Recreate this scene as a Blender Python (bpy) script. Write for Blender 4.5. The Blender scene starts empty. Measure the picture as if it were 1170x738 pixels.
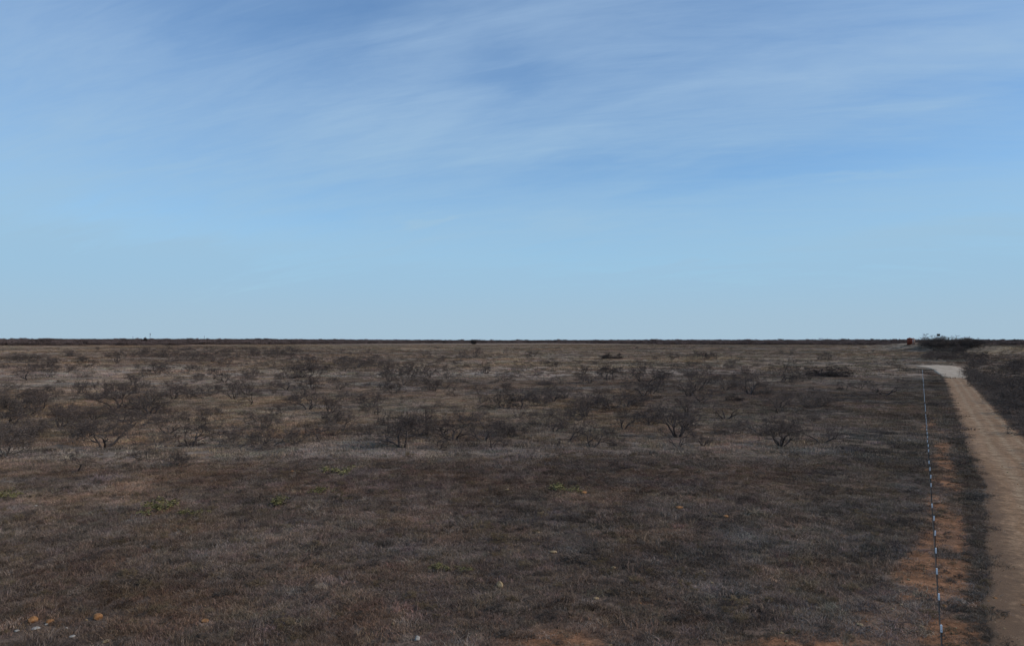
import bpy, math, random
import numpy as np
from mathutils import Vector, Matrix, Euler

random.seed(7)
RNG = np.random.default_rng(7)
S = bpy.context.scene
COL = S.collection

# ------------------------------------------------------------------ camera
H = 11.8
F = 850.0
PITCH = math.atan(19.5 / F)
cam_d = bpy.data.cameras.new('camera')
cam_d.sensor_width = 36.0
cam_d.lens = F / 1170.0 * 36.0
cam_d.clip_start = 0.5
cam_d.clip_end = 60000
cam = bpy.data.objects.new('camera', cam_d)
COL.objects.link(cam)
cam.location = (0, 0, H)
cam.rotation_euler = (math.pi / 2 + PITCH, 0, 0)
S.camera = cam

# ------------------------------------------------------------------ light and exposure
SUN_EL = math.radians(33)
SUN_AZ = math.radians(102)          # clockwise from the view direction (+Y): from the right
sun_d = bpy.data.lights.new('sun', 'SUN')
sun_d.energy = 4.0
sun_d.angle = math.radians(1.2)
sun_d.color = (1.0, 0.86, 0.70)
sun = bpy.data.objects.new('sun', sun_d)
COL.objects.link(sun)
sv = Vector((math.sin(SUN_AZ) * math.cos(SUN_EL), math.cos(SUN_AZ) * math.cos(SUN_EL), math.sin(SUN_EL)))
sun.rotation_euler = sv.to_track_quat('Z', 'Y').to_euler()
sun.location = sv * 50

S.view_settings.view_transform = 'Standard'
S.view_settings.look = 'None'
S.view_settings.gamma = 1
S.view_settings.use_curve_mapping = False
S.view_settings.exposure = -0.85


class NT:
    """tiny helper for node trees"""
    def __init__(self, tree):
        self.t = tree
        self.n = tree.nodes
        self.l = tree.links

    def new(self, typ, **kw):
        nd = self.n.new(typ)
        for k, v in kw.items():
            setattr(nd, k, v)
        return nd

    def put(self, sock, v):
        if isinstance(v, bpy.types.NodeSocket):
            self.l.new(v, sock)
        elif v is not None:
            if isinstance(v, (tuple, list)) and len(v) == 3 and sock.type == 'RGBA':
                v = (*v, 1)
            sock.default_value = v

    def m(self, op, a, b=None, c=None, clamp=False):
        nd = self.new('ShaderNodeMath', operation=op, use_clamp=clamp)
        self.put(nd.inputs[0], a)
        if b is not None:
            self.put(nd.inputs[1], b)
        if c is not None:
            self.put(nd.inputs[2], c)
        return nd.outputs[0]

    def mix(self, f, a, b, mode='MIX'):
        nd = self.new('ShaderNodeMix', data_type='RGBA', blend_type=mode)
        self.put(nd.inputs[0], f)
        self.put(nd.inputs[6], a)
        self.put(nd.inputs[7], b)
        return nd.outputs[2]

    def noise(self, vec, scale, detail=4, rough=0.5, dist=0.0):
        nd = self.new('ShaderNodeTexNoise')
        if vec is not None:
            self.put(nd.inputs['Vector'], vec)
        nd.inputs['Scale'].default_value = scale
        nd.inputs['Detail'].default_value = detail
        nd.inputs['Roughness'].default_value = rough
        nd.inputs['Distortion'].default_value = dist
        return nd.outputs[0]

    def ramp(self, v, lo, hi, a=0.0, b=1.0):
        nd = self.new('ShaderNodeMapRange')
        nd.clamp = True
        nd.interpolation_type = 'SMOOTHSTEP'
        self.put(nd.inputs[0], v)
        nd.inputs[1].default_value = lo
        nd.inputs[2].default_value = hi
        nd.inputs[3].default_value = a
        nd.inputs[4].default_value = b
        return nd.outputs[0]

    def scalevec(self, vec, s):
        nd = self.new('ShaderNodeMapping')
        self.put(nd.inputs['Vector'], vec)
        nd.inputs['Scale'].default_value = s
        return nd.outputs[0]


# ------------------------------------------------------------------ world: Nishita sky under thin cirrus
W = bpy.data.worlds.new('World')
S.world = W
W.use_nodes = True
w = NT(W.node_tree)
w.n.clear()
sky = w.new('ShaderNodeTexSky', sky_type='NISHITA')
sky.sun_disc = False
sky.sun_elevation = SUN_EL
sky.sun_rotation = SUN_AZ
sky.altitude = 300
sky.air_density = 1.0
sky.dust_density = 0.2
sky.ozone_density = 1.6
tc = w.new('ShaderNodeTexCoord')
sep = w.new('ShaderNodeSeparateXYZ')
w.put(sep.inputs[0], tc.outputs['Generated'])
X_, Y_, Z_ = sep.outputs
az = w.m('MULTIPLY', w.m('ARCTAN2', X_, Y_), 57.2958)
el = w.m('MULTIPLY', w.m('ARCSINE', Z_), 57.2958)
# flat cloud deck: direction divided by height, so streaks foreshorten towards the horizon
zz = w.m('MAXIMUM', w.m('ADD', Z_, 0.26), 0.05)
comb = w.new('ShaderNodeCombineXYZ')
w.put(comb.inputs[0], w.m('DIVIDE', X_, zz))
w.put(comb.inputs[1], w.m('DIVIDE', Y_, zz))
deck = comb.outputs[0]
rot = w.new('ShaderNodeMapping')
w.put(rot.inputs[0], deck)
rot.vector_type = 'TEXTURE'
rot.inputs['Rotation'].default_value = (0, 0, math.radians(152))
rot.inputs['Scale'].default_value = (1.3, 0.42, 1.0)
n1 = w.noise(rot.outputs[0], 1.5, 7, 0.55, 0.5)
rot2 = w.new('ShaderNodeMapping')
w.put(rot2.inputs[0], deck)
rot2.vector_type = 'TEXTURE'
rot2.inputs['Rotation'].default_value = (0, 0, math.radians(166))
rot2.inputs['Scale'].default_value = (1.3, 0.26, 1.0)
n2 = w.noise(rot2.outputs[0], 2.4, 8, 0.62, 0.8)
# warp for the large clear and veiled areas
wa = w.m('MULTIPLY', w.m('SUBTRACT', w.noise(deck, 1.1, 4, 0.55), 0.5), 16)
wb = w.m('MULTIPLY', w.m('SUBTRACT', w.noise(rot.outputs[0], 2.3, 5, 0.6), 0.5), 7)
azw = w.m('ADD', az, wa)
elw = w.m('ADD', el, wb)


def blob(px, py, rx, ry, amp):
    a0 = math.degrees(math.atan((px - 585) / F))
    e0 = math.degrees(math.atan((388.5 - py) / F * math.cos(math.radians(a0))))
    da = math.degrees(rx / F)
    de = math.degrees(ry / F)
    p = w.m('POWER', w.m('ABSOLUTE', w.m('DIVIDE', w.m('SUBTRACT', azw, a0), da)), 2.0)
    q = w.m('POWER', w.m('ABSOLUTE', w.m('DIVIDE', w.m('SUBTRACT', elw, e0), de)), 2.0)
    return w.m('MULTIPLY', w.m('EXPONENT', w.m('MULTIPLY', w.m('ADD', p, q), -0.8)), amp * 1.0)


acc = None
for b in [(270, 15, 150, 34, -.26), (420, 0, 120, 26, -.28), (600, 82, 55, 26, -.42), (790, 200, 170, 17, -.36),
          (1110, 120, 110, 15, -.24), (250, 246, 170, 15, -.26), (660, 298, 120, 12, -.22), (910, 318, 170, 12, -.16),
          (1060, 165, 130, 20, -.16),
          (80, 170, 150, 90, .22), (450, 160, 150, 46, .22), (40, 260, 120, 60, .15), (880, 85, 140, 24, .18),
          (1040, 70, 120, 24, .12), (330, 205, 120, 14, .15), (1060, 118, 60, 9, .18), (600, 150, 160, 40, .08),
          (840, 308, 120, 5, .45), (490, 243, 20, 5, .7), (1000, 200, 50, 5, .4), (1080, 265, 90, 16, .2), (650, 250, 90, 8, .2), (1060, 270, 110, 14, .1), (900, 150, 200, 16, .14)]:
    g = blob(*b)
    acc = g if acc is None else w.m('ADD', acc, g)
n3 = w.noise(rot2.outputs[0], 5.5, 8, 0.7, 1.5)
streak = w.m('ADD', w.m('MULTIPLY', w.m('SUBTRACT', n1, 0.5), 1.0), w.m('MULTIPLY', w.m('SUBTRACT', n2, 0.5), 0.85))
streak = w.m('ADD', streak, w.m('MULTIPLY', w.m('SUBTRACT', n3, 0.5), 0.35))
veil = w.m('ADD', w.m('ADD', acc, w.m('MULTIPLY', streak, 0.85)), 0.60, clamp=True)
SKYCLR = (0.42, 1.0, 2.6)      # set after the first tests
hz = w.ramp(Z_, 0.0, 0.42)
hue = w.new('ShaderNodeHueSaturation')
w.put(hue.inputs['Color'], sky.outputs[0])
hue.inputs['Saturation'].default_value = 1.0
hue.inputs['Value'].default_value = 1.0
clear = w.mix(1.0, hue.outputs[0], (1.02, 1.42, 1.74), 'MULTIPLY')
cloud_col = w.mix(w.ramp(Z_, 0.0, 0.10), (4.55, 6.35, 7.8), w.mix(w.ramp(Z_, 0.05, 0.42), (4.0, 6.5, 8.7), (4.1, 6.0, 8.6)))
low = w.ramp(Z_, 0.0, 0.26, 0.80, 0.10)          # the veil thickens towards the horizon
skyc = w.mix(w.m('MAXIMUM', w.m('MULTIPLY', veil, 0.85), w.m('MINIMUM', w.m('ADD', low, w.m('MULTIPLY', veil, 0.6)), 1.0)), clear, cloud_col)
bg = w.new('ShaderNodeBackground')
w.put(bg.inputs[0], skyc)
bg.inputs[1].default_value = 0.15
wo = w.new('ShaderNodeOutputWorld')
w.l.new(bg.outputs[0], wo.inputs[0])


# ------------------------------------------------------------------ numpy noise
def _hash(ix, iy, seed):
    h = (ix.astype(np.int64) * 374761393 + iy.astype(np.int64) * 668265263 + seed * 974634777) & 0xFFFFFFFF
    h = ((h ^ (h >> 13)) * 1274126177) & 0xFFFFFFFF
    h = h ^ (h >> 16)
    return (h & 0xFFFFFF) / float(0xFFFFFF)


def vnoise(x, y, seed=0):
    ix = np.floor(x); iy = np.floor(y)
    fx = x - ix; fy = y - iy
    fx = fx * fx * (3 - 2 * fx); fy = fy * fy * (3 - 2 * fy)
    a = _hash(ix, iy, seed); b = _hash(ix + 1, iy, seed)
    c = _hash(ix, iy + 1, seed); d = _hash(ix + 1, iy + 1, seed)
    return a + (b - a) * fx + (c - a) * fy + (a - b - c + d) * fx * fy


def fbm(x, y, scale, octv=4, seed=0, rough=0.5):
    x = np.asarray(x, float) / scale; y = np.asarray(y, float) / scale
    s = 0; amp = 1; tot = 0
    for i in range(octv):
        s = s + amp * vnoise(x * 2 ** i, y * 2 ** i, seed + i * 17)
        tot += amp
        amp *= rough
    return s / tot


def sstep(x, a, b):
    t = np.clip((np.asarray(x, float) - a) / (b - a), 0, 1)
    return t * t * (3 - 2 * t)


# ------------------------------------------------------------------ terrain
def terrain(x, y):
    x = np.asarray(x, float); y = np.asarray(y, float)
    d = np.hypot(x, y)
    a = np.degrees(np.arctan2(x, y))
    z = 5.0 * sstep(d, 320, 1250)
    z = z + (fbm(x, y, 60, 3, 5) - 0.5) * 0.5 * sstep(np.abs(x - 0.548 * y - 6), 12, 40)
    z = z + (fbm(x, y, 500, 3, 9) - 0.5) * 3.0 * sstep(d, 500, 1400)
    far = np.interp(a, [-60, -35, -19, -9, -2, 8, 26, 32, 60], [13, 14, 14, 9, 4.5, 9, 9, 9, 10])
    z = z + (far - 5) * sstep(d, 1700, 4500)
    # low rise behind the far end of the road
    mx, my = 368, 640
    sx = np.where(x < mx, 17.0, 42.0)
    z = z + 7.5 * np.exp(-(((x - mx) / sx) ** 2 + ((y - my) / 130) ** 2))
    return z


def ray(px, py):
    v = Vector(((px - 585) / F, -(py - 369) / F, -1))
    v.rotate(Euler((math.pi / 2 + PITCH, 0, 0)))
    return v


def at(px, py, h=0.0):
    """world point where the line of sight meets the ground raised by h"""
    v = ray(px, py)
    y0 = 5.0
    y = y0
    prev = y0
    while y < 6000:
        t = y / v.y
        if H + v.z * t <= float(terrain(v.x * t, y)) + h:
            break
        prev = y
        y *= 1.02
    lo, hi = prev, y
    for _ in range(24):
        mid = (lo + hi) / 2
        t = mid / v.y
        if H + v.z * t <= float(terrain(v.x * t, mid)) + h:
            hi = mid
        else:
            lo = mid
    t = hi / v.y
    return Vector((v.x * t, hi, float(terrain(v.x * t, hi)) + h))


def topix(x, y, z):
    """plan coordinates used to lay out the map of the pasture"""
    c, s = math.cos(PITCH), math.sin(PITCH)
    zz = z - H
    depth = y * c + zz * s
    up = -y * s + zz * c
    depth = np.where(depth < 1, 1, depth)
    return 585 + F * x / depth, 369 - F * up / depth


# ------------------------------------------------------------------ the map: soil, grass, verge
def line_off(y, ys, offs):
    return 0.548 * y + np.interp(y, ys, offs)


ROAD_L_Y = [8, 28.7, 34.6, 44.4, 62, 80, 118, 180, 238]
ROAD_L_O = [2.6, 2.7, 2.9, 3.9, 4.8, 5.1, 5.5, 6.3, 6.9]
ROAD_R_Y = [8, 60, 110, 150, 228, 238]
ROAD_R_O = [12.7, 12.7, 12.8, 13.4, 14.4, 14.6]


def zones(x, y):
    """weights (soil, pale, gold, dark, olive) of the ground cover at world points"""
    x = np.asarray(x, float); y = np.asarray(y, float)
    z = terrain(x, y)
    px, py = topix(x, y, z)
    d = np.hypot(x, y)
    off = x - 0.548 * y
    n_a = fbm(x, y, 30, 5, 1)
    n_b = fbm(x, y, 9, 5, 2)
    n_c = fbm(x, y, 2.5, 4, 3)
    n_d = fbm(x * 0.5, y, 70, 4, 4)
    wx = (n_b - 0.5) * 90
    wy = (n_a - 0.5) * 22 * np.clip((py - 388) / 100, 0.1, 1)

    def sp(lst):
        r = 0
        for (cx, cy, rx, ry, a) in lst:
            r = r + a * np.exp(-(((px + wx - cx) / rx) ** 2 + ((py + wy - cy) / ry) ** 2))
        return r
    pale = sp([(150, 430, 150, 9, .9), (40, 440, 70, 9, .7), (250, 446, 90, 7, .5), (420, 442, 70, 7, .6), (620, 448, 80, 6, .45),
               (110, 526, 150, 9, .8), (400, 519, 230, 6, .8), (760, 508, 130, 6, .6), (900, 505, 60, 6, .4), (930, 478, 60, 7, .35),
               (200, 596, 60, 5, .4), (270, 716, 50, 8, .35), (600, 430, 60, 5, .4), (690, 600, 60, 10, .25), (350, 480, 60, 5, .3)])
    pale = pale + sstep(n_d, 0.52, 0.72) * 0.5 * sstep(py, 560, 520) + sstep(n_a, 0.55, 0.75) * 0.3
    pale = pale + 0.22 * sstep(py, 532, 512) * sstep(d, 1300, 900)
    gold = sp([(560, 412, 130, 9, .55), (640, 426, 90, 6, .6), (700, 482, 120, 9, .6), (870, 470, 90, 8, .5), (60, 495, 45, 8, .7),
               (30, 398, 90, 4, .7), (340, 396, 60, 3, .4), (480, 396, 200, 4, .5), (1000, 406, 70, 9, .6), (1140, 398, 70, 4, 1.0),
               (820, 410, 200, 8, .4), (640, 500, 60, 6, .35), (440, 480, 120, 6, .35), (220, 505, 80, 3, .4), (1045, 455, 25, 5, .35),
               (660, 560, 120, 12, .3), (640, 395, 560, 3, .3)])
    gold = gold + 0.15 * sstep(py, 532, 512) + sstep(fbm(x * 0.6, y, 45, 4, 12), 0.5, 0.72) * 0.55 * sstep(py, 545, 500)
    dark = sp([(600, 548, 480, 12, .5), (200, 548, 260, 14, .3), (440, 690, 50, 30, .5), (860, 690, 60, 30, .3), (60, 655, 60, 12, .35),
               (200, 468, 90, 12, .35), (60, 468, 80, 8, .3), (225, 405, 110, 8, .4)])
    dark = dark + sstep(n_a, 0.52, 0.3) * 0.4 + sstep(d, 1150, 1500) * 0.8
    olive = sp([(960, 560, 80, 70, .5), (700, 620, 160, 40, .3), (620, 560, 70, 14, .35), (960, 640, 110, 50, .4), (1020, 500, 40, 40, .3),
                (20, 640, 80, 50, .2)]) + sstep(n_c, 0.55, 0.8) * 0.25
    # bare orange soil between fence and road, breaking up to the left near the camera
    lft = np.interp(y, [20, 27, 29.5, 31.5, 35, 41, 48, 62, 86, 108, 125], [-16, -9.0, -6.0, -3.4, -1.8, -1.1, -0.3, 0.4, 0.7, 0.8, 1.0])
    rgt = np.interp(y, [20, 28.7, 31, 38, 44, 60, 86, 108, 125], [2.2, 2.2, 2.4, 2.5, 2.6, 2.9, 3.0, 2.4, 1.2])
    wob = (n_b - 0.5) * 3.0 * np.clip(y / 45, 0.5, 1.3) + (n_c - 0.5) * 1.6
    soil = sstep(off + wob, lft - 0.5, lft + 0.5) * sstep(rgt + 0.3 - off + wob * 0.4, -0.35, 0.35)
    soil = soil * sstep(y, 128, 104) * (0.35 + 0.65 * sstep(fbm(x, y, 3.0, 4, 31), 0.36, 0.55))
    soil = soil + sp([(640, 738, 70, 20, 1.5), (905, 740, 80, 10, 1.3), (500, 700, 18, 3, .8), (150, 724, 20, 3, .6), (720, 690, 20, 3, .7), (512, 590, 18, 4, .9), (378, 597, 14, 3, .7), (845, 588, 14, 3, .6),
                      (300, 651, 14, 3, .4), (440, 460, 10, 2, .6), (432, 476, 22, 2, .5)]) * sstep(n_c, 0.33, 0.6)
    soil = soil + 0.35 * sstep(n_c, 0.68, 0.8) * sstep(n_a, 0.45, 0.65) * (py > 520)
    # dark weedy verge hugging the road on its left
    rl = np.interp(y, ROAD_L_Y, ROAD_L_O)
    verge = sstep(off, rgt + 0.1, rgt + 0.8) * sstep(rl + 1.2 - off, 0, 0.9) * sstep(y, 330, 250)
    verge2 = sstep(off, -9, -2) * sstep(rl - off, 0, 1) * sstep(y, 45, 70) * sstep(y, 250, 180)
    olive = olive * (1 - sstep(off, 13, 20)) + verge * 1.0 + 0.5 * verge2
    right = sstep(off, 13, 17)
    pale = pale * (1 - right) + right * 0.3 * sstep(n_b, .45, .6)
    cl = lambda v: np.clip(v, 0, 1)
    return dict(soil=cl(soil * (1 - verge * 0.9)), pale=cl(pale * (1 - verge)), gold=cl(gold * (1 - verge)), dark=cl(dark), olive=cl(olive),
                px=px, py=py, off=off, d=d, z=z, rl=rl, na=n_a, nb=n_b, nc=n_c)


C_BASE = np.array((0.190, 0.133, 0.099))
C_PALE = np.array((0.33, 0.257, 0.200))
C_GOLD = np.array((0.30, 0.215, 0.128))
C_DARK = np.array((0.138, 0.092, 0.073))
C_OLIVE = np.array((0.165, 0.120, 0.086))
C_SOIL = np.array((0.24, 0.120, 0.064))


def cover_colour(zn, soilw=1.0):
    c = np.ones((len(zn['px']), 3)) * C_BASE
    for key, cc in (('gold', C_GOLD), ('pale', C_PALE), ('dark', C_DARK), ('olive', C_OLIVE)):
        t = (zn[key] * 0.85)[:, None]
        c = c * (1 - t) + cc * t
    if soilw:
        t = (zn['soil'] * soilw)[:, None]
        c = c * (1 - t) + C_SOIL * t
    return c


# ------------------------------------------------------------------ mesh helpers
def np_mesh(name, verts, faces, mats=(), smooth=True):
    """verts (n,3) array; faces: (m,3) or (m,4) array or list of such arrays"""
    me = bpy.data.meshes.new(name)
    if not isinstance(faces, list):
        faces = [faces]
    faces = [np.asarray(f, np.int32) for f in faces if len(f)]
    me.vertices.add(len(verts))
    me.vertices.foreach_set('co', np.asarray(verts, np.float32).ravel())
    idx = np.concatenate([f.ravel() for f in faces])
    tot = np.concatenate([np.full(len(f), f.shape[1], np.int32) for f in faces])
    st = np.concatenate([[0], np.cumsum(tot)[:-1]]).astype(np.int32)
    me.loops.add(len(idx))
    me.loops.foreach_set('vertex_index', idx)
    me.polygons.add(len(tot))
    me.polygons.foreach_set('loop_start', st)
    me.polygons.foreach_set('loop_total', tot)
    me.polygons.foreach_set('use_smooth', np.full(len(tot), smooth))
    for m_ in mats:
        me.materials.append(m_)
    me.update(calc_edges=True)
    return me


def add_col(me, name, c):
    a = me.attributes.new(name, 'FLOAT_COLOR', 'POINT')
    c4 = np.ones((len(c), 4), np.float32)
    c4[:, :3] = c
    a.data.foreach_set('color', c4.ravel())


def add_flt(me, name, v):
    a = me.attributes.new(name, 'FLOAT', 'POINT')
    a.data.foreach_set('value', np.asarray(v, np.float32))


def link(name, me, parent=None, loc=None, label=None, cat=None, group=None, kind=None):
    o = bpy.data.objects.new(name, me)
    COL.objects.link(o)
    if parent is not None:
        o.parent = parent
    if loc is not None:
        o.location = loc
    tag(o, label, cat, group, kind)
    return o


def tag(o, label=None, cat=None, group=None, kind=None):
    if label: o['label'] = label
    if cat: o['category'] = cat
    if group: o['group'] = group
    if kind: o['kind'] = kind
    return o


class MB:
    """collects tubes, boxes and lumps in one mesh"""
    def __init__(self):
        self.v = []; self.q = []; self.t = []

    def tube(self, pts, rads, n=5, cap=True):
        base = len(self.v)
        pts = [Vector(p) for p in pts]
        for i, p in enumerate(pts):
            if i == 0: dr = pts[1] - pts[0]
            elif i == len(pts) - 1: dr = pts[-1] - pts[-2]
            else: dr = pts[i + 1] - pts[i - 1]
            if dr.length < 1e-9: dr = Vector((0, 0, 1))
            dr.normalize()
            a = dr.orthogonal().normalized() if abs(dr.z) > 0.95 else dr.cross(Vector((0, 0, 1))).normalized()
            b = dr.cross(a)
            for k in range(n):
                th = 2 * math.pi * k / n
                self.v.append(p + (a * math.cos(th) + b * math.sin(th)) * rads[i])
        for i in range(len(pts) - 1):
            for k in range(n):
                k2 = (k + 1) % n
                self.q.append((base + i * n + k, base + i * n + k2, base + (i + 1) * n + k2, base + (i + 1) * n + k))
        if cap:
            for e, ii in ((0, 0), (1, len(pts) - 1)):
                c = len(self.v)
                self.v.append(pts[ii])
                for k in range(n):
                    k2 = (k + 1) % n
                    f = (c, base + ii * n + k2, base + ii * n + k) if e == 0 else (c, base + ii * n + k, base + ii * n + k2)
                    self.t.append(f)

    def box(self, c, s, rz=0.0):
        b = len(self.v)
        cr, sr = math.cos(rz), math.sin(rz)
        for dx in (-.5, .5):
            for dy in (-.5, .5):
                for dz in (-.5, .5):
                    x, y, z = dx * s[0], dy * s[1], dz * s[2]
                    self.v.append(Vector((c[0] + x * cr - y * sr, c[1] + x * sr + y * cr, c[2] + z)))
        for f in ((0, 1, 3, 2), (4, 6, 7, 5), (0, 4, 5, 1), (2, 3, 7, 6), (0, 2, 6, 4), (1, 5, 7, 3)):
            self.q.append(tuple(b + i for i in f))

    def mesh(self, name, mats, smooth=True):
        return np_mesh(name, np.array([tuple(v) for v in self.v]), [np.array(self.q).reshape(-1, 4), np.array(self.t).reshape(-1, 3)], mats, smooth)


# ------------------------------------------------------------------ materials
def new_mat(name, rough=0.9, spec=0.15):
    m = bpy.data.materials.new(name)
    m.use_nodes = True
    t = NT(m.node_tree)
    b = m.node_tree.nodes['Principled BSDF']
    b.inputs['Roughness'].default_value = rough
    b.inputs['Specular IOR Level'].default_value = spec
    return m, t, b


def simple_mat(name, c1, c2, scale=6.0, rough=0.9, spec=0.15, bump=0.3, metallic=0):
    m, t, b = new_mat(name, rough, spec)
    co = t.new('ShaderNodeTexCoord').outputs['Object']
    n = t.noise(co, scale, 5, 0.6)
    t.put(b.inputs['Base Color'], t.mix(t.ramp(n, 0.35, 0.65), c1, c2))
    b.inputs['Metallic'].default_value = metallic
    if bump:
        bp = t.new('ShaderNodeBump')
        bp.inputs['Strength'].default_value = bump
        bp.inputs['Distance'].default_value = 0.05
        t.put(bp.inputs['Height'], n)
        t.put(b.inputs['Normal'], bp.outputs[0])
    return m


def ground_mat():
    m, t, b = new_mat('pasture ground', 1.0, 0.05)
    co = t.new('ShaderNodeNewGeometry').outputs['Position']
    at_ = t.new('ShaderNodeAttribute', attribute_name='cover').outputs['Color']
    soil = t.new('ShaderNodeAttribute', attribute_name='soil').outputs['Fac']
    n0 = t.noise(co, 0.35, 6, 0.65)
    n1 = t.noise(co, 2.3, 6, 0.7)
    n2 = t.noise(co, 11.0, 5, 0.7)
    v = t.m('MULTIPLY', t.ramp(n0, 0.3, 0.7, 0.65, 1.25), t.ramp(n1, 0.3, 0.7, 0.6, 1.35))
    v = t.m('MULTIPLY', v, t.ramp(n2, 0.3, 0.7, 0.6, 1.4))
    c = t.mix(1.0, at_, v, 'MULTIPLY')
    # pebbles in the bare soil
    vo = t.new('ShaderNodeTexVoronoi')
    t.put(vo.inputs['Vector'], co)
    vo.inputs['Scale'].default_value = 5.5
    peb = t.m('MULTIPLY', t.m('LESS_THAN', vo.outputs[0], 0.2), t.m('MULTIPLY', t.ramp(n1, 0.52, 0.6), soil))
    c = t.mix(t.m('MULTIPLY', peb, 0.7), c, (0.34, 0.24, 0.15))
    t.put(b.inputs['Base Color'], c)
    bp = t.new('ShaderNodeBump')
    bp.inputs['Strength'].default_value = 0.8
    bp.inputs['Distance'].default_value = 0.10
    t.put(bp.inputs['Height'], t.m('ADD', t.m('MULTIPLY', n1, 1.0), t.m('MULTIPLY', n2, 0.4)))
    t.put(b.inputs['Normal'], bp.outputs[0])
    return m


def road_mat():
    m, t, b = new_mat('packed dirt', 0.95, 0.1)
    co = t.new('ShaderNodeNewGeometry').outputs['Position']
    lat = t.new('ShaderNodeAttribute', attribute_name='lat').outputs['Fac']
    run = t.new('ShaderNodeAttribute', attribute_name='run').outputs['Fac']
    edge = t.new('ShaderNodeAttribute', attribute_name='edge').outputs['Fac']
    cc = t.new('ShaderNodeCombineXYZ')
    t.put(cc.inputs[0], t.m('MULTIPLY', t.m('ADD', lat, t.m('MULTIPLY', t.noise(co, 0.12, 3, 0.5), 0.5)), 7.0))
    t.put(cc.inputs[1], t.m('MULTIPLY', run, 0.055))
    along = t.noise(cc.outputs[0], 1.0, 6, 0.65, 0.3)
    cc2 = t.new('ShaderNodeCombineXYZ')
    t.put(cc2.inputs[0], t.m('MULTIPLY', lat, 0.9))
    t.put(cc2.inputs[1], t.m('MULTIPLY', run, 0.42))
    across = t.noise(cc2.outputs[0], 1.0, 5, 0.6, 0.4)
    n1 = t.noise(co, 0.8, 6, 0.65)
    n2 = t.noise(co, 6.0, 6, 0.7)
    c = t.mix(t.ramp(along, 0.35, 0.65), (0.255, 0.15, 0.082), (0.30, 0.188, 0.110))
    c = t.mix(t.m('MULTIPLY', t.ramp(across, 0.5, 0.7), 0.45), c, (0.15, 0.09, 0.052))  # dark crosswise bands: shadows of the roadside brush painted into the dirt colour
    # pale compacted wheel tracks
    for mu, sg in ((0.36, 0.055), (0.60, 0.05), (0.83, 0.04)):
        q = t.m('POWER', t.m('ABSOLUTE', t.m('DIVIDE', t.m('SUBTRACT', t.m('ADD', lat, t.m('MULTIPLY', t.m('SUBTRACT', n1, 0.5), 0.1)), mu), sg)), 2.0)
        g = t.m('EXPONENT', t.m('MULTIPLY', q, -1.0))
        c = t.mix(t.m('MULTIPLY', g, t.ramp(n1, 0.3, 0.7, 0.2, 0.65)), c, (0.37, 0.265, 0.165))
    v = t.m('MULTIPLY', t.ramp(n2, 0.3, 0.7, 0.7, 1.25), t.ramp(n1, 0.3, 0.7, 0.75, 1.2))
    c = t.mix(1.0, c, v, 'MULTIPLY')
    ed = t.m('ADD', edge, t.m('MULTIPLY', t.m('SUBTRACT', t.noise(co, 1.6, 5, 0.65), 0.5), 1.3))
    c = t.mix(t.ramp(ed, 0.25, 0.8, 0.9, 0.0), c, (0.15, 0.092, 0.056))
    vo = t.new('ShaderNodeTexVoronoi')
    t.put(vo.inputs['Vector'], co)
    vo.inputs['Scale'].default_value = 6.5
    peb = t.m('MULTIPLY', t.m('LESS_THAN', vo.outputs[0], 0.22), t.m('MULTIPLY', t.ramp(n1, 0.45, 0.6), t.ramp(lat, 0.15, 0.4, 1.0, 0.15)))
    c = t.mix(t.m('MULTIPLY', peb, 0.6), c, (0.36, 0.26, 0.17))
    t.put(b.inputs['Base Color'], c)
    bp = t.new('ShaderNodeBump')
    bp.inputs['Strength'].default_value = 0.7
    bp.inputs['Distance'].default_value = 0.08
    t.put(bp.inputs['Height'], t.m('ADD', t.m('MULTIPLY', along, 0.6), t.m('MULTIPLY', n2, 0.8)))
    t.put(b.inputs['Normal'], bp.outputs[0])
    return m


def plant_mat(name, inst, base=(0.1, 0.085, 0.07), var=0.5, transl=0.0):
    """inst True: the colour comes from the instance; a per-blade value lightens or darkens it"""
    m, t, b = new_mat(name, 0.85, 0.12)
    if inst:
        a = t.new('ShaderNodeAttribute', attribute_name='tint')
        a.attribute_type = 'INSTANCER'
        col = a.outputs['Color']
    else:
        oi = t.new('ShaderNodeObjectInfo').outputs['Random']
        col = t.mix(oi, tuple(c * (1 - var * 0.45) for c in base), tuple(c * (1 + var * 0.5) for c in base))
    bl = t.new('ShaderNodeAttribute', attribute_name='bl').outputs['Fac']
    col = t.mix(1.0, col, t.ramp(bl, 0.0, 1.0, 1 - var, 1 + var), 'MULTIPLY')
    t.put(b.inputs['Base Color'], col)
    return m


M_GROUND = ground_mat()
M_ROAD = road_mat()
M_CALICHE = simple_mat('crushed caliche', (0.33, 0.25, 0.175), (0.52, 0.42, 0.32), 0.35, 0.95, 0.1, 0.4)
M_GRASS = plant_mat('dry grass', True, var=0.42)
M_BRUSHFAR = plant_mat('far brush', True, var=0.35)
M_BARK = plant_mat('mesquite bark', False, (0.075, 0.058, 0.050), 0.5)
M_TWIG = plant_mat('mesquite twigs', False, (0.120, 0.090, 0.076), 0.5)
M_BUSH = plant_mat('grey brush', False, (0.118, 0.092, 0.077), 0.5)
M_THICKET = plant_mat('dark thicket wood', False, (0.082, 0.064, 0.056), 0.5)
M_DARKBUSH = plant_mat('dead brush', False, (0.060, 0.046, 0.040), 0.5)
M_GREEN = plant_mat('green leaves', False, (0.165, 0.145, 0.058), 0.55)
M_POST = simple_mat('dark steel post', (0.035, 0.03, 0.027), (0.06, 0.05, 0.042), 20, 0.8, 0.1, 0)
M_TIP = simple_mat('white paint', (0.82, 0.82, 0.82), (0.9, 0.9, 0.89), 30, 0.5, 0.3, 0)
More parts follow.
